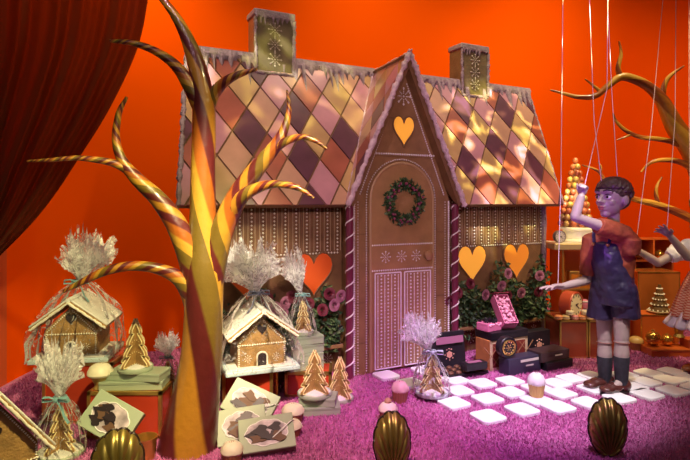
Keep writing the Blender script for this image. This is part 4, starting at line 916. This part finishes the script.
for i, (dx, z, nm) in enumerate(((-.03, .041, 'left of two'), (.03, .041, 'right of two'))):
    o = thing('pink_bonbon', 'round pink bonbon, %s on the white lace box' % nm, 'sweet', FY(590, 3.07, .2085) + V((dx, 0, z)), 0)
    b = MB(); b.ball((0, 0, .028), .028, 14); b.build('bonbon', mat('pink_sugar', (.62, .18, .28), .35, coat=.3), o)
    b = MB(); b.tube([(.024 * math.cos(t * PI / 8), .024 * math.sin(t * PI / 8), .044) for t in range(17)], .004, 6); b.build('sugar_ring', icing, o)
# amber cabinet with tray, glass block and profiterole tower
o = thing('amber_cabinet', 'tall amber open cabinet with gold edges behind the boy puppet', 'cabinet', FY(580, 3.36), 0)
b = MB(); w_, d_, h_ = .30, .2, .57
b.box((-w_ / 2 + .005, 0, h_ / 2), (.01, d_, h_)); b.box((w_ / 2 - .005, 0, h_ / 2), (.01, d_, h_)); b.box((0, d_ / 2 - .005, h_ / 2), (w_, .01, h_)); b.box((0, 0, .005), (w_, d_, .01)); b.box((0, 0, h_ - .005), (w_, d_, .01))
b.build('cabinet_body', amber, o, smooth=False)
b = MB(); b.box((0, -.002, .33), (w_ - .02, d_ - .02, .01)); b.build('shelf', amber, o, smooth=False)
b = MB(); b.box((0, -d_ / 2 - .002, .33), (w_, .006, .012)); b.box((-w_ / 2, -d_ / 2 - .002, h_ / 2), (.01, .006, h_)); b.box((w_ / 2, -d_ / 2 - .002, h_ / 2), (.01, .006, h_)); b.build('gold_edging', gold, o, smooth=False)
cl_ = V(o.location)
o = thing('gold_tin', 'small square gold tin on the shelf of the amber cabinet', 'tin', cl_ + V((-.06, -.04, .3355)), 0)
b = MB(); b.box((0, 0, .05), (.065, .05, .1)); b.build('tin_body', gold, o, smooth=False, bevel=.004); b = MB(); b.box((0, -.0255, .045), (.045, .002, .07)); b.build('amber_label', amber, o, smooth=False)
o = thing('gold_tray', 'flat gold tray lying on top of the amber cabinet', 'tray', cl_ + V((-.02, -.01, .5705)), 0)
b = MB(); b.box((0, 0, .02), (.38, .24, .04)); b.build('tray_base', mat('pale_gold', (.65, .5, .2), .35, .6), o, smooth=False, bevel=.006); b = MB(); b.box((0, 0, .0405), (.35, .21, .002)); b.build('tray_top', mat('cream_lining', (.7, .6, .4), .5), o, smooth=False)
o = thing('glass_cake_stand', 'pale glowing glass block under the profiterole tower', 'stand', cl_ + V((.01, .02, .613)), 0)
b = MB(); b.lathe([(.12, 0), (.125, .004), (.125, .012), (.105, .018), (.105, .07), (.125, .076), (.125, .086), (.12, .09), (.001, .09)], seg=36, rfun=lambda a, z: 1 + .012 * math.sin(24 * a)); b.build('glass_block', mat('yellow_glass', (.85, .78, .45), .12, emit=(1, .85, .35), estr=.25, coat=.6), o)
clock('little round pewter clock on the left end of the gold tray', cl_ + V((-.165, -.09, .613)), .037, .03, rad(10), mat('pewter', (.3, .26, .18), .4, .5), mat('grey_dial', (.5, .45, .32), .5))
o = thing('profiterole_tower', 'tall cone of orange and gold profiteroles on the glass block', 'cake', cl_ + V((-.02, .02, .704)), 0)
balls = [None, None]; rg = random.Random(4)
bm0 = [mat('profiterole_orange', (.5, .13, .035), .4, vary=.25, scale=40, coat=.3), mat('profiterole_gold', (.55, .36, .08), .35, .2, vary=.25, scale=40, coat=.3)]
rows = [(.088, 12), (.082, 11), (.074, 10), (.066, 9), (.058, 8), (.05, 7), (.042, 6), (.034, 5), (.026, 4), (.016, 3), (.0, 1)]
for i, (R, n) in enumerate(rows):
    for k in range(n):
        j = (i * 3 + k + (k // 3)) % 2
        if balls[j] is None: b = MB(); b.ball((0, 0, 0), (.0175, .0175, .021), 12); balls[j] = q = b.build('profiterole', bm0[j], o)
        else: q = balls[j].copy(); COL.objects.link(q); q.parent = o
        a = 2 * PI * (k + .5 * (i % 2)) / n; q.location = (R * math.cos(a), R * math.sin(a), .021 + i * .0395)
b = MB(); b.lathe([(.075, .0), (.06, .15), (.03, .3), (.005, .4)], seg=16); b.build('biscuit_core', mat('caramel_core', (.35, .14, .04), .5), o)
# shelf with niches, pedestals, tiered cake and baubles
orp = mat('orange_panel', (.6, .12, .02), .4, vary=.15, scale=4, coat=.3)
o = thing('niche_shelf', 'orange shelf unit with four small niches behind the girl puppet arm', 'shelf', FY(648, 3.62), 0)
b = MB(); w_, h_, d_ = .26, .62, .14; z0 = .32
b.box((0, 0, z0 / 2), (w_, d_, z0)); b.box((0, d_ / 2 - .005, (z0 + h_) / 2), (w_, .01, h_ - z0))
for x in (-w_ / 2 + .005, 0, w_ / 2 - .005): b.box((x, 0, (z0 + h_) / 2), (.01, d_, h_ - z0))
for z in ((z0 + h_) / 2, h_ - .005): b.box((0, -.001, z), (w_ - .002, d_, .01))
b.build('shelf_body', orp, o, smooth=False)
sl = V(o.location)
def bauble(label, loc, r, m, cap=True):
    o = thing('bauble', label, 'bauble', loc, 0, 'small baubles of the right background'); b = MB(); b.ball((0, 0, r), r, 18); b.build('glass_ball', m, o)
    b = MB(); b.lathe([(r * .22, r * 1.95), (r * .22, r * 2.15), (.001, r * 2.17)], seg=12); b.build('cap', gold, o); return o
dkb = mat('dark_amber_glass', (.25, .1, .03), .2, .4, coat=.4); gob = mat('gold_glass', (.65, .33, .07), .22, .8, vary=.15)
for (dx, z, nm, m, r) in ((-.065, z0 + .157, 'dark amber bauble in the upper left niche', dkb, .035), (.065, z0 + .157, 'gold bauble in the upper right niche', gob, .03), (-.065, z0 + .001, 'dark amber bauble in the lower left niche', dkb, .04), (.065, z0 + .001, 'gold bauble in the lower right niche', gob, .035)):
    bauble(nm + ' of the orange shelf', sl + V((dx, -.02, z)), r, m)
ap = mat('brown_amber_panel', (.36, .1, .02), .25, vary=.25, scale=5, coat=.4)
pedestal('tall brown amber pedestal behind the tiered biscuit cake', 1.80, 2.06, 3.30, 3.48, .43, ap, fr=.003)
pedestal('squat red orange pedestal under the tiered biscuit cake', 1.72, 1.94, 3.12, 3.26, .205, orp, fr=.003)
pedestal('narrow orange pedestal between the boy puppet and the tiered cake', 1.60, 1.70, 3.2, 3.34, .36, orp, fr=.003)
b = MB(); o = thing('low_plinth', 'low long red orange plinth on the carpet at the right', 'plinth', (2.02, 3.04, 0), 0); b.box((0, 0, .022), (.64, .13, .044)); b.build('plinth_board', orp, o, smooth=False, bevel=.003); b = MB(); b.box((0, -.066, .038), (.64, .004, .008)); b.build('gold_strip', gold, o, smooth=False)
o = gift_box('flat red box lying on the low plinth at the right edge', V((2.02, 3.03, .0445)), (.22, .08, .048), 0, mat('red_box_card', (.42, .08, .03), .4), group=None)
o = thing('tiered_cake', 'small dark tiered biscuit tree cake on a plate at the right', 'cake', FY(659.5, 3.18, .2055), 0)
b = MB(); b.lathe([(.04, 0), (.065, .006), (.068, .012), (.001, .012)], seg=28); b.build('plate', mat('cream_plate', (.6, .5, .32), .4), o)
b = MB()
for i in range(5): r = .054 - i * .0105; b.lathe([(r, .012 + i * .031), (r * .98, .018 + i * .031), (r * .72, .043 + i * .031), (.001, .043 + i * .031)], seg=24)
b.build('cake_tiers', mat('dark_biscuit', (.14, .07, .02), .5, vary=.3), o)
b = MB()
for i in range(5):
    r = .056 - i * .0105
    for k in range(14): a = k * 2 * PI / 14; b.dot((r * math.cos(a), r * math.sin(a), .018 + i * .031), .006)
b.build('icing_beads', icingy, o)
bauble('big gold bauble on the low plinth in front of the squat pedestal', FY(653, 3.05, .0445), .042, gob); bauble('smaller gold bauble right of the big one on the low plinth', FY(667, 3.05, .0445), .033, gob)
cupcake_base(cupg, mat('gold_frosting', (.5, .3, .1), .4), 'gold cupcake on the carpet just behind the near leg of the boy puppet', FY(636, 3.12), .04, .08)
g = thing('gold_cup', 'olive gold cup on the low plinth under the petticoat of the girl puppet', 'cup', FY(679, 3.05, .093), 0)
b = MB(); b.lathe([(.026, 0), (.03, .004), (.02, .02), (.034, .075), (.036, .078), (.03, .074), (.001, .03)], seg=24); b.build('cup_body', mat('olive_gold', (.35, .25, .08), .35, .6), g)
# ================================================================== PUPPETS
wood = mat('puppet_skin', (.38, .28, .26), .45, vary=.05, scale=20, coat=.15)
def basis(f, up):
    f = V(f).normalized(); u = V(up); s = f.cross(u).normalized(); u = s.cross(f); return f, s, u
def hand(b, wrist, fwd, palm, L, curl=(.3, .3, .3, .35), thumb=1, spread=.12):
    """palm: direction the palm faces; thumb side = thumb * (fwd x palm)."""
    f = V(fwd).normalized(); n = V(palm); n = (n - f * n.dot(f)).normalized(); s = f.cross(n) * thumb; w0 = V(wrist)
    R = Matrix((s, n, f)).transposed()
    b.ball(w0 + f * L * .27, (L * .20, L * .10, L * .30), 14, R); b.ball(w0 + f * L * .42, (L * .215, L * .085, L * .12), 14, R)
    b.tube([w0 - f * L * .08, w0 + f * L * .2], [L * .125, L * .13], 12)
    for i in range(4):
        k = 1.5 - i; p = w0 + f * L * .42 + s * k * L * .108; d = (f + s * k * spread).normalized(); ln = L * (.52, .58, .53, .42)[i] ; pts = [p - d * L * .05]; a = 0
        q = p; pts.append(q)
        for j, fr in enumerate((.42, .33, .25)):
            a += curl[i] * (1 if j == 0 else 1.15); dd = d * math.cos(a) + n * math.sin(a); q = q + dd * ln * fr; pts.append(q)
        b.tube(pts, [L * .062, L * .060, L * .055, L * .05, L * .04], 10); b.ball(pts[-1], L * .042, 8)
    p = w0 + f * L * .14 + s * L * .14; d1 = (f * .62 + s * .75 + n * .25).normalized(); d2 = (f * .9 + s * .25 + n * .35).normalized()
    q = p + d1 * L * .2; r = q + d2 * L * .17; t = r + (d2 + n * .2).normalized() * L * .1
    b.tube([p - d1 * L * .05, q, r, t], [L * .085, L * .07, L * .06, L * .045], 10); b.ball(t, L * .046, 8)
def head(b, M, s=1.0):
    """face looks along -Y, origin at the head centre, height about .155 * s."""
    o = b.M; b.M = o @ M @ Matrix.Scale(s, 4)
    b.ball((0, .008, .012), (.058, .068, .062), 24); b.ball((0, -.012, -.018), (.043, .050, .052), 20); b.ball((0, -.034, -.060), (.021, .020, .017), 14)
    b.ball((0, -.030, -.034), (.031, .029, .027), 14)
    b.ball((0, -.052, .027), (.042, .013, .012), 14)                                  # brow
    for sx in (-1, 1):
        b.ball((sx * .024, -.036, -.014), (.018, .018, .017), 12)                       # cheeks
        b.ball((sx * .058, .006, -.004), (.008, .014, .022), 12); b.ball((sx * .062, .010, -.002), (.006, .013, .019), 10)   # ears
    b.tube([(0, -.056, .020), (0, -.066, .004), (0, -.079, -.014), (0, -.062, -.019)], [.006, .008, .0105, .007], 10)
    for sx in (-1, 1): b.ball((sx * .009, -.066, -.015), (.007, .008, .006), 8)
    b.ball((0, -.059, -.034), (.017, .009, .0055), 12); b.ball((0, -.057, -.043), (.014, .009, .006), 12)
    b.tube([(0, .014, -.04), (0, .02, -.085), (0, .024, -.12)], [.026, .023, .025], 14)
    b.M = o
def face(parent, M, s=1.0, lipc=None, brow=None, iris=None):
    T_ = M @ Matrix.Scale(s, 4)
    for sx in (-1, 1):
        b = MB(); b.M = T_; b.ball((sx * .0235, -.0515, .006), (.0125, .0085, .0085), 14); e = b.build('eye', mat('eye_white', (.8, .76, .74), .2, coat=.5), parent)
        b = MB(); b.M = T_; b.ball((sx * .0235 - .001, -.0575, .006), (.0062, .004, .0066), 12); b.build('iris', iris or mat('brown_iris', (.03, .015, .02), .15, coat=.6), e)
        b = MB(); b.M = T_; b.tube([(sx * .011, -.060, .013), (sx * .0235, -.0615, .0165), (sx * .036, -.054, .012)], [.0015, .0022, .0015], 6); b.build('eyelid', brow, e)
        b = MB(); b.M = T_; b.tube([(sx * .009, -.066, .030), (sx * .026, -.064, .036), (sx * .044, -.046, .029)], [.003, .0038, .002], 8); b.build('eyebrow', brow, parent)
    b = MB(); b.M = T_; b.ball((0, -.0645, -.0355), (.0155, .006, .0042), 12); b.ball((0, -.0625, -.0425), (.0125, .0065, .0048), 12); b.build('lips', lipc, parent)
def hair(parent, M, s, m, seed, long_=False):
    R = random.Random(seed); b = MB(); b.M = M @ Matrix.Scale(s, 4)
    b.ball((0, .014, .024), (.0625, .068, .060), 24); b.ball((0, .040, .002), (.054, .042, .045), 18)
    for i in range(64):      # combed wavy locks from the crown
        a = 2 * PI * i / 64 + R.uniform(-.05, .05); fr = math.cos(a); end = .12 if fr > .45 else (.32 if fr > -.25 else .62)
        if long_ and fr < .3: end = 1.0
        pts = []; ph = R.uniform(-.1, .1)
        for k in range(7):
            t = k / 6; el = PI / 2 - t * (PI / 2 - .42 + end); aa = a + .55 * math.sin(t * 2.6) * (1 if fr > 0 else .4) + ph * t
            q = 1.06 + .035 * math.sin(k * 2.2 + i)
            pts.append((.0625 * q * math.cos(el) * math.sin(aa), .014 - .070 * q * math.cos(el) * math.cos(aa), .024 + .061 * q * math.sin(el)))
        b.tube(pts, [.006, .0085, .009, .009, .008, .007, .004], 7)
    if long_:
        for sx in (-1, 1):
            for k in range(9): t = k / 8; b.ball((sx * (.062 + .012 * math.sin(t * 3)), .03 + .01 * t, -.01 - .16 * t), (.019 - .008 * t, .019 - .008 * t, .016), 10)
    return b.build('hair', m, parent, remesh=.003, smooth_it=1)
def strings(parent, lst, ox, Yb):
    for pts in lst:
        b = MB(); b.tube([P(p[0], p[1], Yb + p[2]) - ox for p in pts], .0015, 5); b.build('string', mat('puppet_string', (.8, .6, .62), .4), parent)
def loft(b, rings, seg=20, cap=True):
    """rings: (centre, rx, ry, axis rotation about Z)"""
    vs = []
    for (c, rx, ry, a) in rings:
        c = V(c)
        for k in range(seg):
            t = 2 * PI * k / seg; x, y = rx * math.cos(t), ry * math.sin(t); vs.append(c + V((x * math.cos(a) - y * math.sin(a), x * math.sin(a) + y * math.cos(a), 0)))
    n = len(rings); fs = [(i * seg + k, i * seg + (k + 1) % seg, (i + 1) * seg + (k + 1) % seg, (i + 1) * seg + k) for i in range(n - 1) for k in range(seg)]
    if cap: fs += [tuple(reversed(range(seg))), tuple((n - 1) * seg + k for k in range(seg))]
    b.add(vs, fs)
# ---------------------------------------------------------------- boy
Y0 = 2.443; BO = FY(608, Y0); boy = thing('marionette', 'boy marionette in rust shirt and dark blue dungarees with one arm raised', 'puppet', BO, 0)
def B(px, py, dy=0): return P(px, py, Y0 + dy) - BO
YAW = rad(-62); FW = V((math.sin(YAW), -math.cos(YAW), 0)); SD = V((math.cos(YAW), math.sin(YAW), 0))   # forward, and his left side
pu = .00455
b = MB()
HC = B(611.5, 199.5, .0); HMt = Matrix.Translation(HC) @ Matrix.Rotation(YAW, 4, 'Z') @ Matrix.Rotation(rad(-4), 4, 'X'); head(b, HMt, 1.10)
nk = B(609, 226, .005)
loft(b, [(B(612, 300), .075, .06, YAW), (B(612, 278), .065, .05, YAW), (B(613, 252), .065, .045, YAW), (B(613, 238), .06, .036, YAW), (B(611, 230), .03, .028, YAW)])
shL, elL, wrL = B(622, 234, -.06), B(575, 217, -.13), B(581.5, 195.5, -.13)
shR, elR, wrR = B(592, 240, .05), B(587, 280, .05), B(563, 286.5, .0)
b.tube([shL, shL.lerp(elL, .5), elL], [.030, .025, .021], 14); b.ball(elL, .0205, 12); b.tube([elL, elL.lerp(wrL, .4), wrL], [.021, .021, .0165], 14)
b.tube([shR, shR.lerp(elR, .5), elR], [.028, .025, .022], 14); b.ball(elR, .022, 12); b.tube([elR, elR.lerp(wrR, .35), wrR], [.022, .021, .0155], 14)
hand(b, wrL, (wrL - elL).normalized() + V((.08, 0, 0)), (-.75, -.55, 0), .088, (1.15, 1.2, 1.25, 1.3), thumb=-1, spread=.05)
hand(b, wrR, V((-.098, -.03, .010)), V((.1, -.25, -1)), .112, (.10, .12, .18, .25), thumb=-1, spread=.16)
legs = []
for (x0, x1, yk, dy) in ((604.5, 605, 385, .03), (621.5, 621.5, 388, -.035)):
    hip, knee, ank = B(x0, 298, dy), B(x0, 341, dy), B(x1, 381, dy)
    b.tube([hip, hip.lerp(knee, .5), knee + V((0, 0, .012))], [.040, .036, .031], 16); b.ball(knee, .031, 14); b.tube([knee - V((0, 0, .008)), knee.lerp(ank, .3), knee.lerp(ank, .7), ank], [.028, .033, .027, .022], 16)
    b.tube([ank, ank + FW * .06 - V((0, 0, .025))], [.02, .016], 10); legs.append((knee, ank, dy))
b.build('body', wood, boy, remesh=.0034, smooth_it=2)
for kn, an, dy in legs:
    b = MB(); b.tube([kn + V((.0305 * math.cos(t * PI / 10), .0305 * math.sin(t * PI / 10), -.004)) for t in range(21)], .003, 6); b.build('knee_joint', mat('joint_line', (.25, .12, .1), .5), boy)
for (p, r) in ((elL, .021), (elR, .022)):
    pass
face(boy, HMt, 1.10, mat('boy_lips', (.42, .12, .12), .4), mat('dark_brow', (.045, .022, .02), .6))
hair(boy, HMt, 1.10, mat('dark_brown_hair', (.07, .035, .03), .45, vary=.4, scale=60, bump=.5, bscale=80), 3)
# shirt: body and two sleeves
rust = mat('rust_shirt', (.27, .05, .016), .75, vary=.25, scale=25, bump=.3, bscale=60)
b = MB()
loft(b, [(B(613, 282) - FW * .01, .080, .062, YAW), (B(614, 262) - FW * .014, .088, .066, YAW), (B(613, 244) - FW * .008, .088, .062, YAW), (B(612, 234), .078, .054, YAW), (B(610.5, 228), .05, .042, YAW), (B(609.5, 225), .034, .034, YAW)])
b.tube([shL + V((.03, .01, -.035)), shL, shL.lerp(elL, .28), shL.lerp(elL, .52)], [.050, .046, .042, .038], 18)
b.tube([shL + V((.035, -.005, -.09)), shL + V((.03, -.01, -.02))], [.04, .045], 16)
b.tube([shR + V((.02, 0, 0)), shR, shR.lerp(elR, .5), shR.lerp(elR, .88)], [.045, .044, .042, .036], 16)
b.build('shirt', rust, boy, remesh=.0045, smooth_it=3, disp=(.012, .045))
b = MB(); b.tube([nk + V((.035 * math.cos(t * PI / 10), .033 * math.sin(t * PI / 10), .006 * math.sin(t))) for t in range(21)], .008, 8); b.build('collar', rust, boy)
navy = mat('navy_dungarees', (.026, .017, .05), .4, vary=.3, scale=14, bump=.25, bscale=40)
b = MB()
loft(b, [(B(614.5, 303), .104, .084, YAW), (B(614, 290), .102, .084, YAW), (B(612, 274), .088, .078, YAW), (B(611, 262) + FW * .015, .076, .070, YAW), (B(611, 252) + FW * .025, .066, .058, YAW), (B(611, 243) + FW * .028, .052, .048, YAW), (B(611, 241) + FW * .028, .03, .03, YAW)])
for (x, dy, xo) in ((602.5, .028, -1.5), (624.5, -.035, 1.0)):
    loft(b, [(B(x + xo, 317.5, dy), .058, .060, 0), (B(x + xo * .6, 308, dy), .057, .060, 0), (B(x, 296, dy), .058, .062, 0), (B(x, 284, dy), .05, .055, 0)])
dg = b.build('dungarees', navy, boy, remesh=.0045, smooth_it=3, disp=(.016, .06))
def bib(u, v): return B(611, 244) + FW * .066 + SD * (u - .5) * .10
for u in (.14, .86):
    p0 = bib(u, .95); sd = SD * (.045 if u > .5 else -.045); p1 = V((B(610, 0)[0], .0, B(0, 229)[2])) + sd + FW * .045; p2 = V((B(611, 0)[0], 0, B(0, 228)[2])) + sd - FW * .02; p3 = V((B(613, 0)[0], 0, B(0, 250)[2])) + sd * .8 - FW * .09
    b = MB(); b.tube([V(q) for q in spline([p0, p1, p2, p3], 5)], .011, 8, flat=.35, up=tuple(FW)); b.build('strap', navy, dg)
    b = MB(); b.ball(p0 + FW * .006, .008, 10); b.build('button', gold, dg)
sock = mat('dark_sock', (.02, .016, .026), .8, vary=.3, scale=50, bump=.3, bscale=150); lea = mat('brown_leather_shoe', (.075, .022, .018), .25, vary=.3, coat=.5)
for kn, an, dy in legs:
    b = MB(); t_ = kn.lerp(an, .40); b.tube([t_ + V((0, 0, .004)), t_, kn.lerp(an, .7), an, an - V((0, 0, .012))], [.0335, .0345, .031, .027, .027], 16); b.build('sock', sock, boy)
    # shoe: heel under the ankle, toe forward
    g = V((an.x, an.y, 0)); f = (FW + V((-.35, .1, 0))).normalized(); s = V((-f.y, f.x, 0)); b = MB(); R = Matrix((s, f, V((0, 0, 1)))).transposed()
    g.z = .016
    b.ball(g - f * .012 + V((0, 0, .022)), (.031, .034, .030), 16, R); b.ball(g + f * .04 + V((0, 0, .017)), (.031, .05, .023), 16, R); b.ball(g + f * .078 + V((0, 0, .012)), (.033, .036, .018), 16, R)
    sh = b.build('shoe', lea, boy, remesh=.004, smooth_it=3)
    b = MB(); b.ball(g + f * .035 + V((0, 0, -.004)), (.034, .082, .007), 18, R); b.build('sole', dark, sh)
    b = MB()
    for k in (.022, .038): b.tube([g + f * k + s * .02 + V((0, 0, .037 - k * .05)), g + f * (k + .004) + V((0, 0, .042 - k * .05)), g + f * k - s * .02 + V((0, 0, .037 - k * .05))], .0025, 6)
    b.build('laces', sock, sh)
strings(boy, [[(585, 184, -.13), (607, 89, -.12), (608, -12, -.12)], [(558, 284, -.03), (561, 180, 0), (563, -12, 0)], [(602, 186, .0), (594, 120, .0), (589, -12, 0)], [(618, 187, .03), (612, 95, .03), (607, -12, .03)]], BO, Y0)
# ---------------------------------------------------------------- girl
Y1 = 2.66; GO = FY(708, Y1); girl = thing('marionette', 'girl marionette in white puff sleeves and red checked pinafore at the right edge', 'puppet', GO, 0)
def G(px, py, dy=0): return P(px, py, Y1 + dy) - GO
GY = rad(-58); GF = V((math.sin(GY), -math.cos(GY), 0)); GS = V((math.cos(GY), math.sin(GY), 0))
b = MB(); GH = Matrix.Translation(G(706, 208)) @ Matrix.Rotation(GY, 4, 'Z'); head(b, GH, 1.05)
loft(b, [(G(708, 300), .075, .06, GY), (G(707, 276), .06, .05, GY), (G(706, 252), .07, .055, GY), (G(706, 240), .065, .045, GY), (G(706, 233), .03, .028, GY)])
sA, eA, wA = G(690, 246, .05), G(658, 263, .05), G(637, 250, .02)        # far arm, hand by the boy
sB, eB, wB = G(712, 248, -.07), G(688, 257, -.15), G(670, 236, -.16)     # near arm, hand raised
for s_, e_, w_ in ((sA, eA, wA), (sB, eB, wB)):
    b.tube([s_, s_.lerp(e_, .5), e_], [.027, .024, .021], 14); b.ball(e_, .021, 12); b.tube([e_, e_.lerp(w_, .4), w_], [.021, .0205, .0145], 14)
hand(b, wA, V((-.03, -.01, .045)), V((-.5, -.8, .1)), .092, (.35, .3, .35, .4), thumb=1, spread=.12)
hand(b, wB, V((-.075, -.02, .055)), V((-.35, -.6, -.6)), .098, (.12, .15, .2, .25), thumb=1, spread=.18)
gl = []
for (px, dy) in ((700, .04), (712, -.04)):
    hip, knee, ank = G(px, 300, dy), G(px, 338, dy), G(px, 366, dy)
    b.tube([hip, knee, knee.lerp(ank, .4), ank], [.038, .03, .031, .021], 14); gl.append(ank)
    b.tube([ank, ank + GF * .05 - V((0, 0, .02))], [.02, .016], 10)
b.build('body', wood, girl, remesh=.0034, smooth_it=2)
face(girl, GH, 1.05, mat('girl_lips', (.5, .12, .14), .4), mat('fair_brow', (.2, .1, .04), .6))
hair(girl, GH, 1.05, mat('fair_hair', (.35, .18, .06), .5, vary=.4, scale=60, bump=.5, bscale=80), 8, True)
blouse = mat('white_blouse', (.78, .74, .78), .7, vary=.05, bump=.3, bscale=50)
b = MB(); loft(b, [(G(707, 275), .068, .058, GY), (G(706, 254), .078, .062, GY), (G(706, 241), .07, .05, GY), (G(706, 234), .035, .033, GY)])
for s_, e_ in ((sA, eA), (sB, eB)):
    c = s_.lerp(e_, .30); b.ball(c, (.052, .05, .048), 16); b.ball(s_.lerp(e_, .05), (.045, .045, .042), 14); b.tube([s_.lerp(e_, .5), s_.lerp(e_, .66)], [.042, .033], 16)
b.build('blouse', blouse, girl, remesh=.0045, smooth_it=2, disp=(.010, .035))
chk = checks('red_checked_cloth', (.55, .10, .07), (.72, .42, .34), 36)
def skirt(u, v):
    a = 2 * PI * u; f = 1 + .07 * v * math.sin(a * 11); r = .062 + .085 * v ** .75; z = G(0, 270)[2] + (G(0, 317)[2] - G(0, 270)[2]) * v
    return V((G(707, 0)[0] + r * f * math.cos(a) * 1.05, r * f * math.sin(a), z))
b = MB(); b.grid(skirt, 110, 16, close=True); b.build('skirt', chk, girl, solid=.004, sharp=180)
def pett(u, v):
    a = 2 * PI * u; f = 1 + .06 * math.sin(a * 17) * v; r = .12 + .045 * v; z = G(0, 311)[2] + (G(0, 326)[2] - G(0, 311)[2]) * v + .006 * math.sin(a * 17 + 1)
    return V((G(706, 0)[0] + r * f * math.cos(a) * 1.08, r * f * math.sin(a), z))
b = MB(); b.grid(pett, 140, 6, close=True); b.build('petticoat', mat('lilac_lace', (.62, .5, .68), .7), girl, solid=.003, sharp=180)
b = MB(); loft(b, [(G(707, 273), .069, .06, GY), (G(707, 262), .070, .061, GY), (G(706, 250), .078, .064, GY), (G(706, 243), .068, .058, GY)])
b.build('bodice', mat('dark_red_bodice', (.33, .03, .035), .6, vary=.2), girl, sharp=70)
b = MB()
for k in range(6): b.ball(G(686 + 1.5 * k, 268 + (k % 2) * 1.5, -.02) - V((0, .08, 0)), (.009, .009, .008), 8)
b.build('yellow_flower_trim', mat('yellow_felt', (.7, .45, .12), .7), girl)
for a_ in gl:
    f = (GF + V((-.3, .1, 0))).normalized(); s = V((-f.y, f.x, 0)); R = Matrix((s, f, V((0, 0, 1)))).transposed(); g = V((a_.x, a_.y, .02)); b = MB()
    b.ball(g - f * .01 + V((0, 0, .02)), (.029, .032, .028), 16, R); b.ball(g + f * .06 + V((0, 0, .014)), (.030, .06, .02), 16, R); b.build('shoe', mat('rust_shoe', (.3, .09, .03), .3, coat=.4), girl, remesh=.004, smooth_it=3)
    b = MB(); b.tube([a_ + V((0, 0, .03)), a_ - V((0, 0, .01))], [.026, .025], 14); b.build('sock', blouse, girl)
strings(girl, [[(636, 243, .0), (651, 130, .0), (664, -12, 0)], [(667, 228, -.16), (675, 120, -.16), (676, -12, -.16)], [(690, 200, 0), (689, 100, 0), (689, -12, 0)]], GO, Y1)
